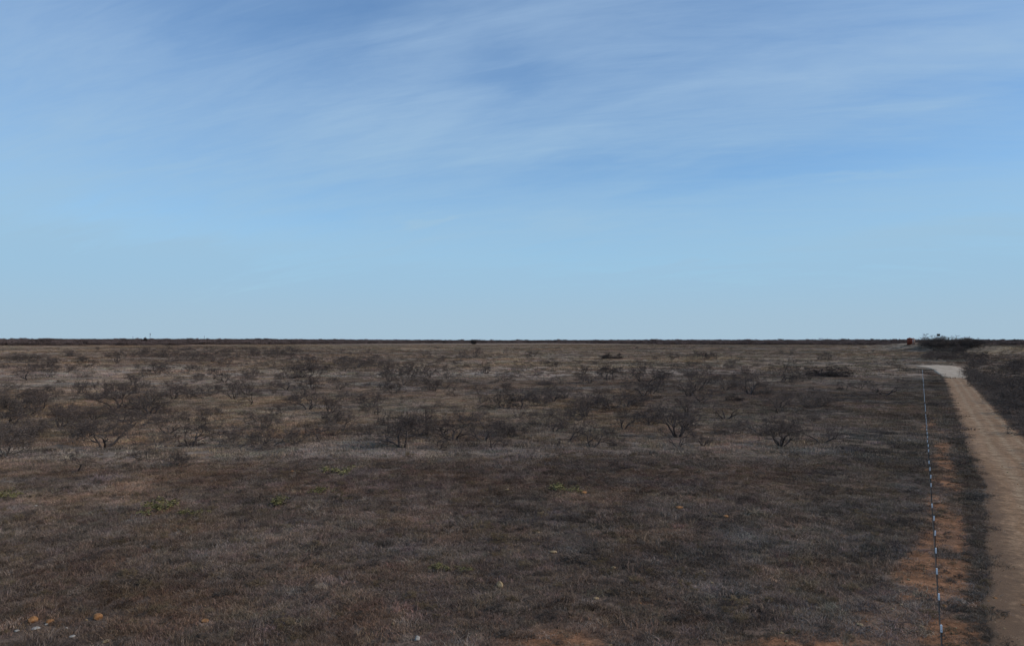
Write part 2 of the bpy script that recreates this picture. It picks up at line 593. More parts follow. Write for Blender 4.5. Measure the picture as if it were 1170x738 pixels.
M_WIRE = simple_mat('galvanised wire', (0.07, 0.06, 0.055), (0.11, 0.10, 0.09), 20, 0.7, 0.2, 0, 0)
M_ROCKO = simple_mat('orange sandstone', (0.20, 0.092, 0.038), (0.36, 0.185, 0.08), 7, 0.9, 0.1, 0.6)
M_ROCKT = simple_mat('tan stone', (0.22, 0.15, 0.08), (0.37, 0.27, 0.155), 7, 0.9, 0.1, 0.6)
M_ROCKW = simple_mat('pale limestone', (0.27, 0.245, 0.21), (0.42, 0.38, 0.33), 5, 0.9, 0.1, 0.6)
M_RUST = simple_mat('rust red paint', (0.15, 0.04, 0.026), (0.23, 0.06, 0.034), 0.8, 0.8, 0.15, 0.1)
M_PINK = simple_mat('faded pinkish paint', (0.36, 0.23, 0.18), (0.44, 0.29, 0.23), 0.8, 0.7, 0.2, 0.1)
M_WOOD = simple_mat('weathered dark wood', (0.045, 0.036, 0.032), (0.07, 0.055, 0.048), 3, 0.85, 0.15, 0.2)
M_GLASS = simple_mat('dark opening', (0.012, 0.012, 0.014), (0.02, 0.02, 0.022), 3, 0.5, 0.3, 0)


# ------------------------------------------------------------------ ground sheet
def build_ground():
    az_ = np.concatenate([np.arange(-58, 58, 0.2), np.arange(58, 302, 3.0)])
    r = [0.4, 3.0, 7.0]
    q = 12.0
    while q < 26000:
        r.append(q)
        q *= 1.0145 if q < 3000 else 1.06
    r = np.array(r)
    A, R_ = np.meshgrid(np.radians(az_), r)
    x = (np.sin(A) * R_).ravel(); y = (np.cos(A) * R_).ravel()
    z = terrain(x, y)
    nr, na = A.shape
    i, j = np.meshgrid(np.arange(nr - 1), np.arange(na), indexing='ij')
    j2 = (j + 1) % na
    f = np.stack([i * na + j, (i + 1) * na + j, (i + 1) * na + j2, i * na + j2], -1).reshape(-1, 4)[:, ::-1]
    me = np_mesh('ground', np.stack([x, y, z], 1), f[:, ::-1], [M_GROUND])
    zn = zones(x, y)
    behind = (y < 5)
    for k in ('soil', 'pale', 'gold', 'dark', 'olive'):
        zn[k] = np.where(behind, zn[k] * 0.2, zn[k])
    cc = cover_colour(zn)
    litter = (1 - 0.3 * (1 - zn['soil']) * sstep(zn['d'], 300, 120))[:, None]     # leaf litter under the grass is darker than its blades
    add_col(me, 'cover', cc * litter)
    add_flt(me, 'soil', zn['soil'])
    return link('ground', me, kind='structure')


build_ground()


# ------------------------------------------------------------------ dirt road and caliche pad
def build_road():
    ys = np.concatenate([np.arange(4, 60, 0.35), np.arange(60, 243, 1.0)])
    ls = np.array([-0.03, 0, 0.03, 0.07, 0.12, 0.18, 0.26, 0.34, 0.42, 0.5, 0.58, 0.66, 0.74, 0.82, 0.89, 0.94, 0.97, 1.0, 1.03])
    L, Yg = np.meshgrid(ls, ys)
    lo = np.interp(Yg, ROAD_L_Y, ROAD_L_O) + (fbm(Yg, Yg * 0, 4, 5, 55, 0.65) - 0.5) * 1.6
    hi = np.interp(Yg, ROAD_R_Y, ROAD_R_O) + (fbm(Yg, Yg * 0 + 9, 6, 4, 66) - 0.5) * 0.8
    off = lo + (hi - lo) * L
    x = 0.548 * Yg + off
    prof = -0.05 * (np.exp(-((L - .36) / .05) ** 2) + np.exp(-((L - .6) / .05) ** 2)) + 0.03
    under = (np.abs(L - 0.5) > 0.52)
    z = terrain(x, Yg) + 0.05 + prof - under * 0.16
    n, k = L.shape
    i, j = np.meshgrid(np.arange(n - 1), np.arange(k - 1), indexing='ij')
    f = np.stack([i * k + j, i * k + j + 1, (i + 1) * k + j + 1, (i + 1) * k + j], -1).reshape(-1, 4)
    me = np_mesh('dirt_road', np.stack([x.ravel(), Yg.ravel(), z.ravel()], 1), f, [M_ROAD])
    add_flt(me, 'lat', L.ravel())
    add_flt(me, 'run', Yg.ravel())
    e = np.minimum(L * np.interp(Yg, [28, 60, 120], [2.6, 4.0, 6.0]), (1 - L) * 8)
    add_flt(me, 'edge', np.clip(e, 0, 1).ravel())
    link('dirt_road', me, kind='structure')
    # pale pad across the far end of the road
    out = [(1045.5, 418.6), (1053, 417.6), (1071.5, 417.3), (1083, 418.0), (1092, 419.2), (1102, 421.6), (1107, 426), (1107.5, 429),
           (1106, 431.8), (1092, 431.6), (1078, 431.2), (1074.5, 428.5), (1071.0, 425.8), (1067, 423), (1062.5, 421), (1055, 419.6)]
    P = [at(a, b) for a, b in out]
    c = sum(P, Vector()) / len(P)
    V = []; Fq = []; Ft = []
    # refine the outline with a little waver
    ring = []
    for i in range(len(P)):
        a, b = P[i], P[(i + 1) % len(P)]
        for s in range(5):
            p = a.lerp(b, s / 5)
            w_ = 1 + (random.random() - .5) * 0.09
            ring.append(c + (p - c) * w_)
    levels = [1.03, 1.0, 0.8, 0.55, 0.3]
    for li, lv in enumerate(levels):
        for p in ring:
            q = c + (p - c) * lv
            V.append((q.x, q.y, float(terrain(q.x, q.y)) + (0.16 if li else -0.05) + (0.05 if li > 2 else 0)))
    m_ = len(ring)
    for li in range(len(levels) - 1):
        for i in range(m_):
            Fq.append((li * m_ + i, li * m_ + (i + 1) % m_, (li + 1) * m_ + (i + 1) % m_, (li + 1) * m_ + i))
    V.append((c.x, c.y, float(terrain(c.x, c.y)) + 0.21))
    for i in range(m_):
        Ft.append(((len(levels) - 1) * m_ + i, (len(levels) - 1) * m_ + (i + 1) % m_, len(V) - 1))
    link('caliche_pad', np_mesh('caliche_pad', np.array(V), [np.array(Fq), np.array(Ft)], [M_CALICHE]), kind='structure')


build_road()

# ------------------------------------------------------------------ scatter (geometry nodes) for stuff
def scatter(name, protos, P, rz, tilt, scl, idx, tint, label):
    lib = bpy.data.collections.new(name + ' pieces')
    for i, pm in enumerate(protos):
        o = bpy.data.objects.new('%s piece %02d' % (name, i), pm)
        lib.objects.link(o)
    me = bpy.data.meshes.new(name)
    n = len(P)
    me.vertices.add(n)
    me.vertices.foreach_set('co', np.asarray(P, np.float32).ravel())
    r = np.zeros((n, 3), np.float32); r[:, 2] = rz; r[:, 0] = tilt
    a = me.attributes.new('rot', 'FLOAT_VECTOR', 'POINT'); a.data.foreach_set('vector', r.ravel())
    s = np.asarray(scl, np.float32)
    if s.ndim == 1: s = np.repeat(s[:, None], 3, 1)
    a = me.attributes.new('scl', 'FLOAT_VECTOR', 'POINT'); a.data.foreach_set('vector', s.ravel())
    a = me.attributes.new('pick', 'INT', 'POINT'); a.data.foreach_set('value', np.asarray(idx, np.int32))
    add_col(me, 'tint', tint)
    me.update()
    ng = bpy.data.node_groups.new(name + ' scatter', 'GeometryNodeTree')
    ng.interface.new_socket('Geometry', in_out='INPUT', socket_type='NodeSocketGeometry')
    ng.interface.new_socket('Geometry', in_out='OUTPUT', socket_type='NodeSocketGeometry')
    gi = ng.nodes.new('NodeGroupInput'); go = ng.nodes.new('NodeGroupOutput')
    iop = ng.nodes.new('GeometryNodeInstanceOnPoints')
    ci = ng.nodes.new('GeometryNodeCollectionInfo')
    ci.inputs[0].default_value = lib
    ci.inputs['Separate Children'].default_value = True
    ci.inputs['Reset Children'].default_value = True

    def attr(nm, ty):
        nd = ng.nodes.new('GeometryNodeInputNamedAttribute'); nd.data_type = ty
        nd.inputs[0].default_value = nm
        return nd.outputs[0]
    ng.links.new(gi.outputs[0], iop.inputs['Points'])
    ng.links.new(ci.outputs[0], iop.inputs['Instance'])
    iop.inputs['Pick Instance'].default_value = True
    ng.links.new(attr('pick', 'INT'), iop.inputs['Instance Index'])
    e2r = ng.nodes.new('FunctionNodeEulerToRotation')
    ng.links.new(attr('rot', 'FLOAT_VECTOR'), e2r.inputs[0])
    ng.links.new(e2r.outputs[0], iop.inputs['Rotation'])
    ng.links.new(attr('scl', 'FLOAT_VECTOR'), iop.inputs['Scale'])
    ng.links.new(iop.outputs[0], go.inputs[0])
    o = link(name, me, label=label, cat='vegetation' if 'brush' in name else 'grass', kind='stuff')
    md = o.modifiers.new('scatter', 'NODES')
    md.node_group = ng
    return o


def blade_patch(name, n, rad, hmin, hmax, wid, mat, seed, lean=0.5, clump=0.0, fork=0.0):
    """ribbon blades: one mesh; every blade has its own brightness"""
    g = np.random.default_rng(seed)
    th = g.uniform(0, 2 * np.pi, n); rr = rad * np.sqrt(g.uniform(0, 1, n))
    bx, by = rr * np.cos(th), rr * np.sin(th)
    if clump > 0:
        nc = max(3, int(n / 22))
        ct = g.uniform(0, 2 * np.pi, nc); cr = rad * np.sqrt(g.uniform(0, 1, nc))
        w_ = g.integers(0, nc, n)
        bx = bx * (1 - clump) + (cr * np.cos(ct))[w_] * clump
        by = by * (1 - clump) + (cr * np.sin(ct))[w_] * clump
    h = g.uniform(hmin, hmax, n)
    ld = g.uniform(0, 2 * np.pi, n); la = h * g.uniform(0.05, lean, n)
    lx, ly = np.cos(ld) * la, np.sin(ld) * la
    fd = g.uniform(0, np.pi, n)
    wx, wy = np.cos(fd) * wid * 0.5, np.sin(fd) * wid * 0.5
    ws = g.uniform(0.6, 1.4, n)
    wx *= ws; wy *= ws
    z0 = -0.03
    V = np.stack([
        np.stack([bx - wx, by - wy, np.full(n, z0)], 1),
        np.stack([bx + wx, by + wy, np.full(n, z0)], 1),
        np.stack([bx - wx * .8 + lx * .35, by - wy * .8 + ly * .35, h * 0.55], 1),
        np.stack([bx + wx * .8 + lx * .35, by + wy * .8 + ly * .35, h * 0.55], 1),
        np.stack([bx + lx, by + ly, h], 1)], 1).reshape(-1, 3)
    b = np.arange(n) * 5
    Q = np.stack([b, b + 1, b + 3, b + 2], 1)
    T = np.stack([b + 2, b + 3, b + 4], 1)
    me = np_mesh(name, V, [Q, T], [mat], smooth=False)
    add_flt(me, 'bl', np.repeat(g.uniform(0, 1, n), 5))
    return me


# ------------------------------------------------------------------ woody plants
def grow(seed, stems=3, spread=0.55, levels=5, split=3, zig=0.35, length=1.0, r0=0.09, up=0.12, flat=1.0, droop=0.0, twigs=5, lo_frac=0.0, twig_r=0.0065):
    """grows a many-stemmed shrub-tree about unit height; returns (wood MB, twig arrays)"""
    g = random.Random(seed)
    wood = MB()
    tw = []          # twig segments (p0, p1, r)

    def rv():
        return Vector((g.gauss(0, 1), g.gauss(0, 1), g.gauss(0, 1))).normalized()

    def branch(p, d, L, r, lev):
        n = 4 if lev < 3 else 3
        pts = [p.copy()]
        rads = [r]
        q = p.copy()
        dd = d.copy()
        nodes = []
        for i in range(n):
            dd = (dd + rv() * zig + Vector((0, 0, up - droop * lev))).normalized()
            q = q + dd * L / n
            if q.z < 0.02: q.z = 0.02 + g.random() * 0.03
            pts.append(q.copy())
            rads.append(r * (1 - 0.5 * (i + 1) / n))
            nodes.append((q.copy(), dd.copy(), rads[-1]))
        if lev < 3:
            wood.tube(pts, rads, 5 if lev < 2 else 4, cap=False)
        else:
            for i in range(n):
                tw.append((pts[i], pts[i + 1], rads[i], rads[i + 1]))
        if lev >= levels:
            for k in range(twigs):
                q0, d0, _ = g.choice(nodes)
                e = (d0 * 0.6 + rv()).normalized()
                ll = L * g.uniform(0.35, 0.9)
                tw.append((q0, q0 + e * ll, twig_r, twig_r * 0.6))
            return
        for k in range(split if isinstance(split, int) else g.choice(split)):
            q0, d0, rr = nodes[g.randrange(1 if lev == 0 else 0, n)] if k else nodes[-1]
            side = rv(); side = (side - d0 * side.dot(d0)).normalized()
            e = (d0 * 0.75 + side * g.uniform(0.5, 1.0)).normalized()
            e.z *= flat
            branch(q0, e.normalized(), L * g.uniform(0.58, 0.82), max(rr * 0.75, twig_r * 1.2), lev + 1)

    for s in range(stems):
        a = 2 * math.pi * (s + g.random() * 0.7) / stems
        d = Vector((math.cos(a) * spread, math.sin(a) * spread, 1)).normalized()
        L = length * g.uniform(0.28, 0.40)
        branch(Vector((math.cos(a) * r0 * .8, math.sin(a) * r0 * .8, -0.04)), d, L, r0 * g.uniform(0.6, 1.0), 0)
    return wood, tw


def twig_mesh(name, tw, mat, scale, seed):
    g = np.random.default_rng(seed)
    n = len(tw)
    P0 = np.array([tuple(t[0]) for t in tw]) * scale
    P1 = np.array([tuple(t[1]) for t in tw]) * scale
    R0 = np.array([t[2] for t in tw])[:, None] * scale
    R1 = np.array([t[3] for t in tw])[:, None] * scale
    D = P1 - P0
    D /= np.maximum(np.linalg.norm(D, axis=1, keepdims=True), 1e-6)
    A = np.cross(D, g.normal(size=(n, 3))); A /= np.maximum(np.linalg.norm(A, axis=1, keepdims=True), 1e-6)
    B = np.cross(D, A)
    V = []
    for P, R_ in ((P0, R0), (P1, R1)):
        for k in range(3):
            th = 2 * math.pi * k / 3
            V.append(P + (A * math.cos(th) + B * math.sin(th)) * R_)
    V = np.stack(V, 1).reshape(-1, 3)
    b = np.arange(n) * 6
    Q = np.concatenate([np.stack([b + k, b + (k + 1) % 3, b + 3 + (k + 1) % 3, b + 3 + k], 1) for k in range(3)])
    me = np_mesh(name, V, Q, [mat])
    add_flt(me, 'bl', np.repeat(g.uniform(0, 1, n), 6))
    return me


def wood_mesh(name, wood, mat, scale):
    for i, v in enumerate(wood.v):
        wood.v[i] = v * scale
    me = wood.mesh(name, [mat])
    add_flt(me, 'bl', np.full(len(me.vertices), 0.5))
    return me


def bounds(me):
    v = np.zeros(len(me.vertices) * 3, np.float32)
    me.vertices.foreach_get('co', v)
    v = v.reshape(-1, 3)
    return v


def norm_h(meshes):
    """scale a set of meshes so that together they are 1 m tall"""
    top = max(np.percentile(bounds(m_)[:, 2], 99.6) for m_ in meshes)
    for m_ in meshes:
        v = bounds(m_) / top
        m_.vertices.foreach_set('co', v.ravel())
        m_.update()


def proto(seed, kind):
    if kind == 'mesquite':
        wood, tw = grow(seed, stems=random.Random(seed).choice([2, 3, 4, 5]), spread=0.85, levels=5, split=(2, 3), zig=0.36, r0=0.032, up=0.10,
                        flat=0.9, twigs=4, twig_r=0.0026)
        ms = [wood_mesh('trunk', wood, M_BARK, 1), twig_mesh('crown', tw, M_TWIG, 1, seed)]
    elif kind == 'sparse':
        wood, tw = grow(seed, stems=random.Random(seed).choice([1, 2]), spread=0.55, levels=4, split=3, zig=0.42, r0=0.035, up=0.08,
                        flat=0.9, twigs=5, twig_r=0.003)
        ms = [wood_mesh('trunk', wood, M_BARK, 1), twig_mesh('crown', tw, M_TWIG, 1, seed)]
    elif kind == 'bush':
        wood, tw = grow(seed, stems=8, spread=1.5, levels=4, split=(2, 3), zig=0.38, r0=0.018, up=0.08, flat=0.9, twigs=5, twig_r=0.0036)
        ms = [wood_mesh('branches', wood, M_BUSH, 1), twig_mesh('twigs', tw, M_BUSH, 1, seed)]
    elif kind == 'pile':
        wood, tw = grow(seed, stems=8, spread=2.6, levels=4, split=3, zig=0.45, r0=0.03, up=0.0, flat=0.4, droop=0.02, twigs=3, twig_r=0.006)
        ms = [wood_mesh('branches', wood, M_DARKBUSH, 1), twig_mesh('twigs', tw, M_DARKBUSH, 1, seed)]
    norm_h(ms)
    return ms


PROTO = {'mesquite': [proto(100 + i, 'mesquite') for i in range(8)],
         'sparse': [proto(200 + i, 'sparse') for i in range(4)],
         'bush': [proto(300 + i, 'bush') for i in range(6)],
         'pile': [proto(400 + i, 'pile') for i in range(2)]}
PARTN = {'mesquite': ('trunk', 'crown'), 'sparse': ('trunk', 'crown'), 'bush': ('branches', 'twigs'), 'pile': ('branches', 'twigs')}
ROOTN = {'mesquite': 'mesquite_tree', 'sparse': 'mesquite_tree', 'bush': 'thorny_bush', 'pile': 'brush_pile'}
CATN = {'mesquite': 'tree', 'sparse': 'tree', 'bush': 'bush', 'pile': 'brush'}
_count = {'mesquite': 0, 'sparse': 0, 'bush': 0, 'pile': 0}


def plant(kind, loc, h, label, group=None, wide=1.0, rz=None, mat=None):
    ms = PROTO[kind]
    m_ = ms[_count[kind] % len(ms)]
    _count[kind] += 1
    o = bpy.data.objects.new(ROOTN[kind], None)
    o.empty_display_size = 0.5
    COL.objects.link(o)
    o.location = loc
    o.rotation_euler = (0, 0, random.uniform(0, 6.28) if rz is None else rz)
    o.scale = (h * wide, h * wide, h)
    tag(o, label, CATN[kind], group)
    for nm, me in zip(PARTN[kind], m_):
        c = bpy.data.objects.new(nm, me)
        COL.objects.link(c)
        c.parent = o
        if mat is not None:
            c.material_slots[0].link = 'OBJECT'
            c.material_slots[0].material = mat
    return o


# the trees that stand out: (px, py of the foot, height in px, kind, width, label, short name for its neighbours)
NOTABLE = [
    (120, 511, 34, 'mesquite', 1.35, 'low spreading mesquite with a dark forked trunk beside a golden grass patch, left part', 'forked mesquite by the golden patch'),
    (219, 511, 32, 'mesquite', 1.2, 'twiggy vase-shaped mesquite between the left forked mesquite and the big dark-footed one', 'vase-shaped left mesquite'),
    (308, 511, 34, 'mesquite', 1.1, 'many-stemmed mesquite with a dark foot at the rear edge of the open grass', 'dark-footed mesquite left of centre'),
    (90, 539, 26, 'sparse', 1.1, 'thin leaning mesquite standing alone in the pale grass, nearest on the left', 'lone thin mesquite, front left'),
    (5, 523, 36, 'bush', 1.0, 'dense grey bush cut by the left edge of the view', 'bush at the left edge'),
    (139, 456, 22, 'mesquite', 1.3, 'broad dark mesquite in front of the pale grey clearing at far left', 'broad dark mesquite by the grey clearing'),
    (111, 456, 21, 'bush', 1.1, 'dark rounded bush touching the broad dark mesquite on its left', 'dark rounded bush by the clearing'),
    (87, 451, 16, 'sparse', 1.1, 'small spindly mesquite at left edge of the dark rounded bush', 'spindly mesquite by the clearing'),
    (31, 435, 19, 'mesquite', 1.1, 'dark-trunked mesquite at far left, behind a pale strip of grass', 'dark-trunked far left mesquite'),
    (80, 407, 9, 'mesquite', 1.5, 'low flat-topped mesquite against the tan grass, far left by the horizon', 'flat-topped far left mesquite'),
    (134, 414, 13, 'mesquite', 1.2, 'mesquite marking the left end of the long dark thicket', 'mesquite at the thicket end'),
    (257, 437, 18, 'mesquite', 1.2, 'black-footed mesquite at the right end of the grey clearing', 'black-footed mesquite by the clearing'),
    (268, 456, 19, 'mesquite', 1.3, 'spreading mesquite with crooked limbs below the black-footed mesquite', 'crooked-limbed left mesquite'),
    (180, 428, 14, 'bush', 1.5, 'wide dark bush in front of the long thicket at left', 'wide dark bush before the thicket'),
    (165, 524, 20, 'sparse', 0.9, 'very thin stunted mesquite on the open grass right of the lone thin one', 'stunted front left mesquite'),
    (206, 533, 17, 'bush', 1.0, 'small grey bush on the open dark grass, left part', 'small grey front left bush'),
    (353, 469, 24, 'mesquite', 1.3, 'bushy mesquite with tangled black branches, left of centre', 'tangled mesquite left of centre'),
    (400, 453, 18, 'mesquite', 1.1, 'leaning mesquite in a pale grass gap left of centre', 'leaning mesquite in the pale gap'),
    (351, 432, 18, 'bush', 1.4, 'heavy dark bush at the right end of the long thicket', 'heavy bush at the thicket end'),
    (408, 422, 16, 'bush', 1.5, 'reddish-grey thicket bush left of the centre of the far pasture', 'reddish-grey far bush'),
    (460, 440, 24, 'bush', 1.2, 'tall rounded grey bush left of centre, halfway to the horizon', 'tall rounded centre bush'),
    (490, 431, 15, 'mesquite', 1.2, 'small dark mesquite just right of the tall rounded grey bush', 'small dark centre mesquite'),
    (540, 409, 9, 'bush', 1.6, 'dark compact bush nearest the horizon at the centre', 'compact far centre bush'),
    (483, 407, 8, 'mesquite', 1.5, 'low arching mesquite on the far tan grass left of centre', 'arching far centre mesquite'),
    (556, 427, 13, 'mesquite', 1.3, 'black-limbed mesquite in tan grass below the compact centre bush', 'black-limbed centre mesquite'),
    (460, 511, 38, 'mesquite', 1.3, 'large dense mesquite with many stems, nearest tree left of the middle', 'large dense middle mesquite'),
    (424, 466, 19, 'bush', 1.3, 'greyish dense bush behind the large middle mesquite', 'dense bush behind the large mesquite'),
    (368, 504, 22, 'sparse', 1.0, 'scrawny upright mesquite between the dark-footed and the large dense one', 'scrawny mesquite left of the large one'),
    (522, 453, 14, 'sparse', 1.0, 'thin upright mesquite at the left end of the bare centre gap', 'thin mesquite left of the gap'),
    (547, 451, 15, 'sparse', 1.1, 'thin bent mesquite at the right end of the bare centre gap', 'bent mesquite right of the gap'),
    (575, 467, 21, 'bush', 1.3, 'dark bushy clump joined on its right to a pale-stemmed mesquite, centre', 'dark bushy centre clump'),
    (596, 468, 24, 'mesquite', 1.2, 'pale-stemmed mesquite joined to the dark bushy clump, centre', 'pale-stemmed centre mesquite'),
    (553, 504, 26, 'mesquite', 1.2, 'loose open mesquite right of the large dense one, at the front of the scrub', 'loose open front mesquite'),
    (501, 513, 18, 'sparse', 1.4, 'low crooked mesquite at the right foot of the large dense one', 'low crooked front mesquite'),
    (462, 461, 10, 'sparse', 0.8, 'short forked stub of a mesquite below the tall rounded grey bush', 'short forked stub'),
    (633, 515, 14, 'sparse', 1.2, 'small dead-looking mesquite in front of the scrub right of the middle', 'small dead mesquite'),
    (605, 527, 15, 'sparse', 0.7, 'tiny pale-barked sapling farthest forward on the dark grass, middle', 'tiny pale sapling'),
    (668, 468, 23, 'mesquite', 1.5, 'wide dark mesquite, left one of the touching pair right of centre', 'left mesquite of the dark pair'),
    (700, 467, 27, 'mesquite', 1.4, 'wide dark mesquite, right one of the touching pair right of centre', 'right mesquite of the dark pair'),
    (677, 511, 30, 'sparse', 1.2, 'leafless tree shaped like an open fan with a dark trunk, right of the middle', 'fan-shaped mesquite'),
    (774, 499, 43, 'mesquite', 1.15, 'tallest and clearest mesquite, black stems fanning from one foot, right half', 'tallest mesquite'),
    (797, 501, 28, 'sparse', 0.9, 'narrow mesquite close to the right side of the tallest one', 'narrow mesquite beside the tallest'),
    (739, 439, 20, 'mesquite', 1.2, 'dark mesquite touching the rounder dark one on its right, right of centre', 'left of the two dark far mesquites'),
    (753, 442, 20, 'mesquite', 1.5, 'round-crowned dark mesquite with short black trunk, right of centre', 'round-crowned dark mesquite'),
    (695, 435, 17, 'mesquite', 1.2, 'white-footed mesquite with arching black limbs right of centre', 'arching white-footed mesquite'),
    (700, 410, 7, 'pile', 1.0, 'flat black heap of brush on the far tan grass right of centre', 'flat far brush heap'),
    (767, 410, 10, 'mesquite', 1.6, 'low wide mesquite with arched limbs between two dark far clumps', 'low arched far mesquite'),
    (803, 411, 10, 'bush', 1.6, 'blackest compact bush on the far tan grass, right half', 'blackest far bush'),
    (795, 447, 24, 'mesquite', 1.1, 'grey mesquite with upright stems left of a pale weedy patch, right half', 'grey upright mesquite'),
    (857, 451, 28, 'mesquite', 1.1, 'tall slim-trunked mesquite with a wide flat crown, right half', 'slim-trunked mesquite'),
    (829, 446, 14, 'bush', 1.3, 'pale grey weedy bush between the upright and the slim-trunked mesquites', 'pale weedy bush'),
    (893, 437, 26, 'mesquite', 1.0, 'tall grey mesquite rising under the black-topped far one, right half', 'tall grey right mesquite'),
    (893, 510, 36, 'mesquite', 1.0, 'grey mesquite on a thin trunk, nearest tree of the right half', 'nearest right-hand mesquite'),
    (716, 475, 9, 'sparse', 0.8, 'short Y-shaped dead stem below the dark pair of mesquites', 'Y-shaped dead stem'),
    (839, 458, 8, 'pile', 0.8, 'thin black strip of fallen brush in tan grass, right half', 'thin fallen brush strip'),
    (874, 456, 13, 'bush', 1.0, 'small upright grey bush right of the slim-trunked mesquite', 'small upright right bush'),
    (900, 406, 8, 'mesquite', 1.4, 'low black-topped mesquite near the horizon in the right half', 'black-topped far mesquite'),
    (950, 430, 12, 'pile', 1.15, 'largest black heap of fallen brush in the right half of the pasture', 'largest black brush heap'),
    (905, 464, 20, 'sparse', 0.9, 'slender single-stemmed mesquite left of a round grey bush, right half', 'slender single-stemmed mesquite'),
    (926, 466, 18, 'bush', 1.3, 'round grey bush beside the slender single-stemmed mesquite', 'round grey right bush'),
    (112, 640, 16, 'sparse', 0.9, 'tiny bare sapling standing in the dark foreground grass at left', 'foreground sapling'),
    (575, 404, 7, 'sparse', 1.3, 'tiny forked mesquite on the far tan grass right of the compact bush', 'tiny forked far mesquite'),
    (609, 408, 8, 'bush', 1.6, 'small brown bush on the far tan grass just right of centre', 'small brown far bush'),
    (942, 411, 9, 'bush', 1.3, 'faint grey bush behind the largest black brush heap', 'faint bush behind the heap'),
    (8, 478, 26, 'bush', 1.2, 'broad grey bush behind the one cut by the left edge', 'broad bush behind the edge one'),
]
placed = []
for (px, py, hp, kind, wd, label, short) in NOTABLE:
    p = at(px, py)
    h = hp * p.y / F * 1.04
    hh = h
    plant(kind, p, hh, label, 'bare trees and bushes across the pasture', wd,
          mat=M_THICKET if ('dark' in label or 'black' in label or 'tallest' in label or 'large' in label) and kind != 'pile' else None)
    placed.append((px, py, short))

# fillers: smaller trees and bushes between them; dense in the thickets
MASS = [(210, 404, 70, 7, 1.0), (300, 402, 45, 6, .9), (70, 418, 70, 7, .9), (190, 465, 60, 14, .7), (50, 465, 60, 12, .6),
        (120, 480, 90, 14, .35), (250, 425, 60, 10, .7), (340, 420, 40, 12, .8), (410, 415, 40, 12, .8), (470, 425, 60, 12, .6),
        (620, 455, 70, 14, .6), (760, 430, 90, 14, .6), (850, 440, 80, 18, .6), (620, 490, 80, 16, .5), (15, 500, 40, 25, .8),
        (300, 450, 80, 20, .5), (690, 450, 80, 20, .5), (520, 415, 100, 10, .4), (940, 440, 80, 25, .35), (175, 500, 100, 12, .3), (970, 450, 60, 25, .25), (560, 440, 120, 20, .4), (430, 440, 90, 16, .4),
        (440, 490, 80, 14, .4)]
ORD = ['nearest', 'second', 'third', 'fourth', 'fifth', 'sixth', 'seventh', 'eighth', 'ninth', 'tenth', 'eleventh', 'twelfth']
fill = []
tries = 0
while len(fill) < 310 and tries < 60000:
    tries += 1
    px = random.uniform(-40, 1030)
    py = 398 + (random.random() ** 1.35) * 116
    dens = 0.17
    for (cx, cy, rx, ry, a) in MASS:
        dens += a * math.exp(-(((px - cx) / rx) ** 2 + ((py - cy) / ry) ** 2))
    if px > 960: dens *= 0.5
    if random.random() > dens: continue
    if any(abs(px - q[0]) < 7 and abs(py - q[1]) < 3 for q in fill): continue
    if any(abs(px - q[0]) < 11 and -8 < py - q[1] < 6 for q in placed): continue
    kind = random.choices(['mesquite', 'sparse', 'bush'], [0.50, 0.14, 0.36])[0]
    fill.append((px, py, kind))
groups = {}
for (px, py, kind) in fill:
    best = min(placed, key=lambda q: abs(px - q[0]) + 2.2 * abs(py - q[1]))
    dx, dy = px - best[0], (py - best[1]) * 2.2
    if abs(dx) >= abs(dy): side = 'left of' if dx < 0 else 'right of'
    else: side = 'behind' if dy < 0 else 'in front of'
    key = ('bush' if kind == 'bush' else 'mesquite', side, best[2])
    groups.setdefault(key, []).append((abs(dx) + abs(dy), px, py, kind))
for (noun, side, short), lst in groups.items():
    lst.sort()
    for i, (_, px, py, kind) in enumerate(lst):
        p = at(px, py)
        h = random.uniform(1.9, 3.8) if kind != 'bush' else random.uniform(1.5, 2.8)
        if py > 470: h *= 0.85
        o_ = ORD[i] if i < len(ORD) else 'farthest'
        plant(kind, p, h, '%s small bare %s %s the %s' % (o_ if len(lst) > 1 else 'only', noun, side, short),
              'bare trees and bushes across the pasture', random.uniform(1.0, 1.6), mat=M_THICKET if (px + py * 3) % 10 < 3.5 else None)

# right of the road: the hedge of brush, and the dark thicket at the road's far end
_ones = ['first', 'second', 'third', 'fourth', 'fifth', 'sixth', 'seventh', 'eighth', 'ninth']
_teens = ['tenth', 'eleventh', 'twelfth', 'thirteenth', 'fourteenth', 'fifteenth', 'sixteenth', 'seventeenth', 'eighteenth', 'nineteenth']
_tens = {2: ('twenty', 'twentieth'), 3: ('thirty', 'thirtieth'), 4: ('forty', 'fortieth'), 5: ('fifty', 'fiftieth')}


def ordinal(n):
    if n < 10: return _ones[n - 1]
    if n < 20: return _teens[n - 10]
    a, b = _tens[n // 10]
    return b if n % 10 == 0 else a + '-' + _ones[n % 10 - 1]


hedge = []
for k in range(26):
    y = 62 + k * 8.0 + random.uniform(-2, 2)
    off = 15.0 + random.uniform(-0.5, 0.8) + (0 if k % 3 else 1.6) + (y > 150) * 1.3
    hedge.append((0.548 * y + off, y, random.uniform(1.8, 2.9), 1.25, k))
ORDW = ['first', 'second', 'third', 'fourth', 'fifth', 'sixth', 'seventh', 'eighth', 'ninth', 'tenth', 'eleventh', 'twelfth', 'thirteenth',
        'fourteenth', 'fifteenth', 'sixteenth', 'seventeenth', 'eighteenth', 'nineteenth', 'twentieth', 'twenty-first', 'twenty-second',
        'twenty-third', 'twenty-fourth', 'twenty-fifth', 'twenty-sixth']
for (x, y, h, wd, k) in hedge:
    plant('bush', (x, y, float(terrain(x, y))), h, 'grey roadside bush, %s back along the right edge of the dirt road' % ORDW[k],
          'roadside bushes right of the dirt road', wd)
hed2 = []
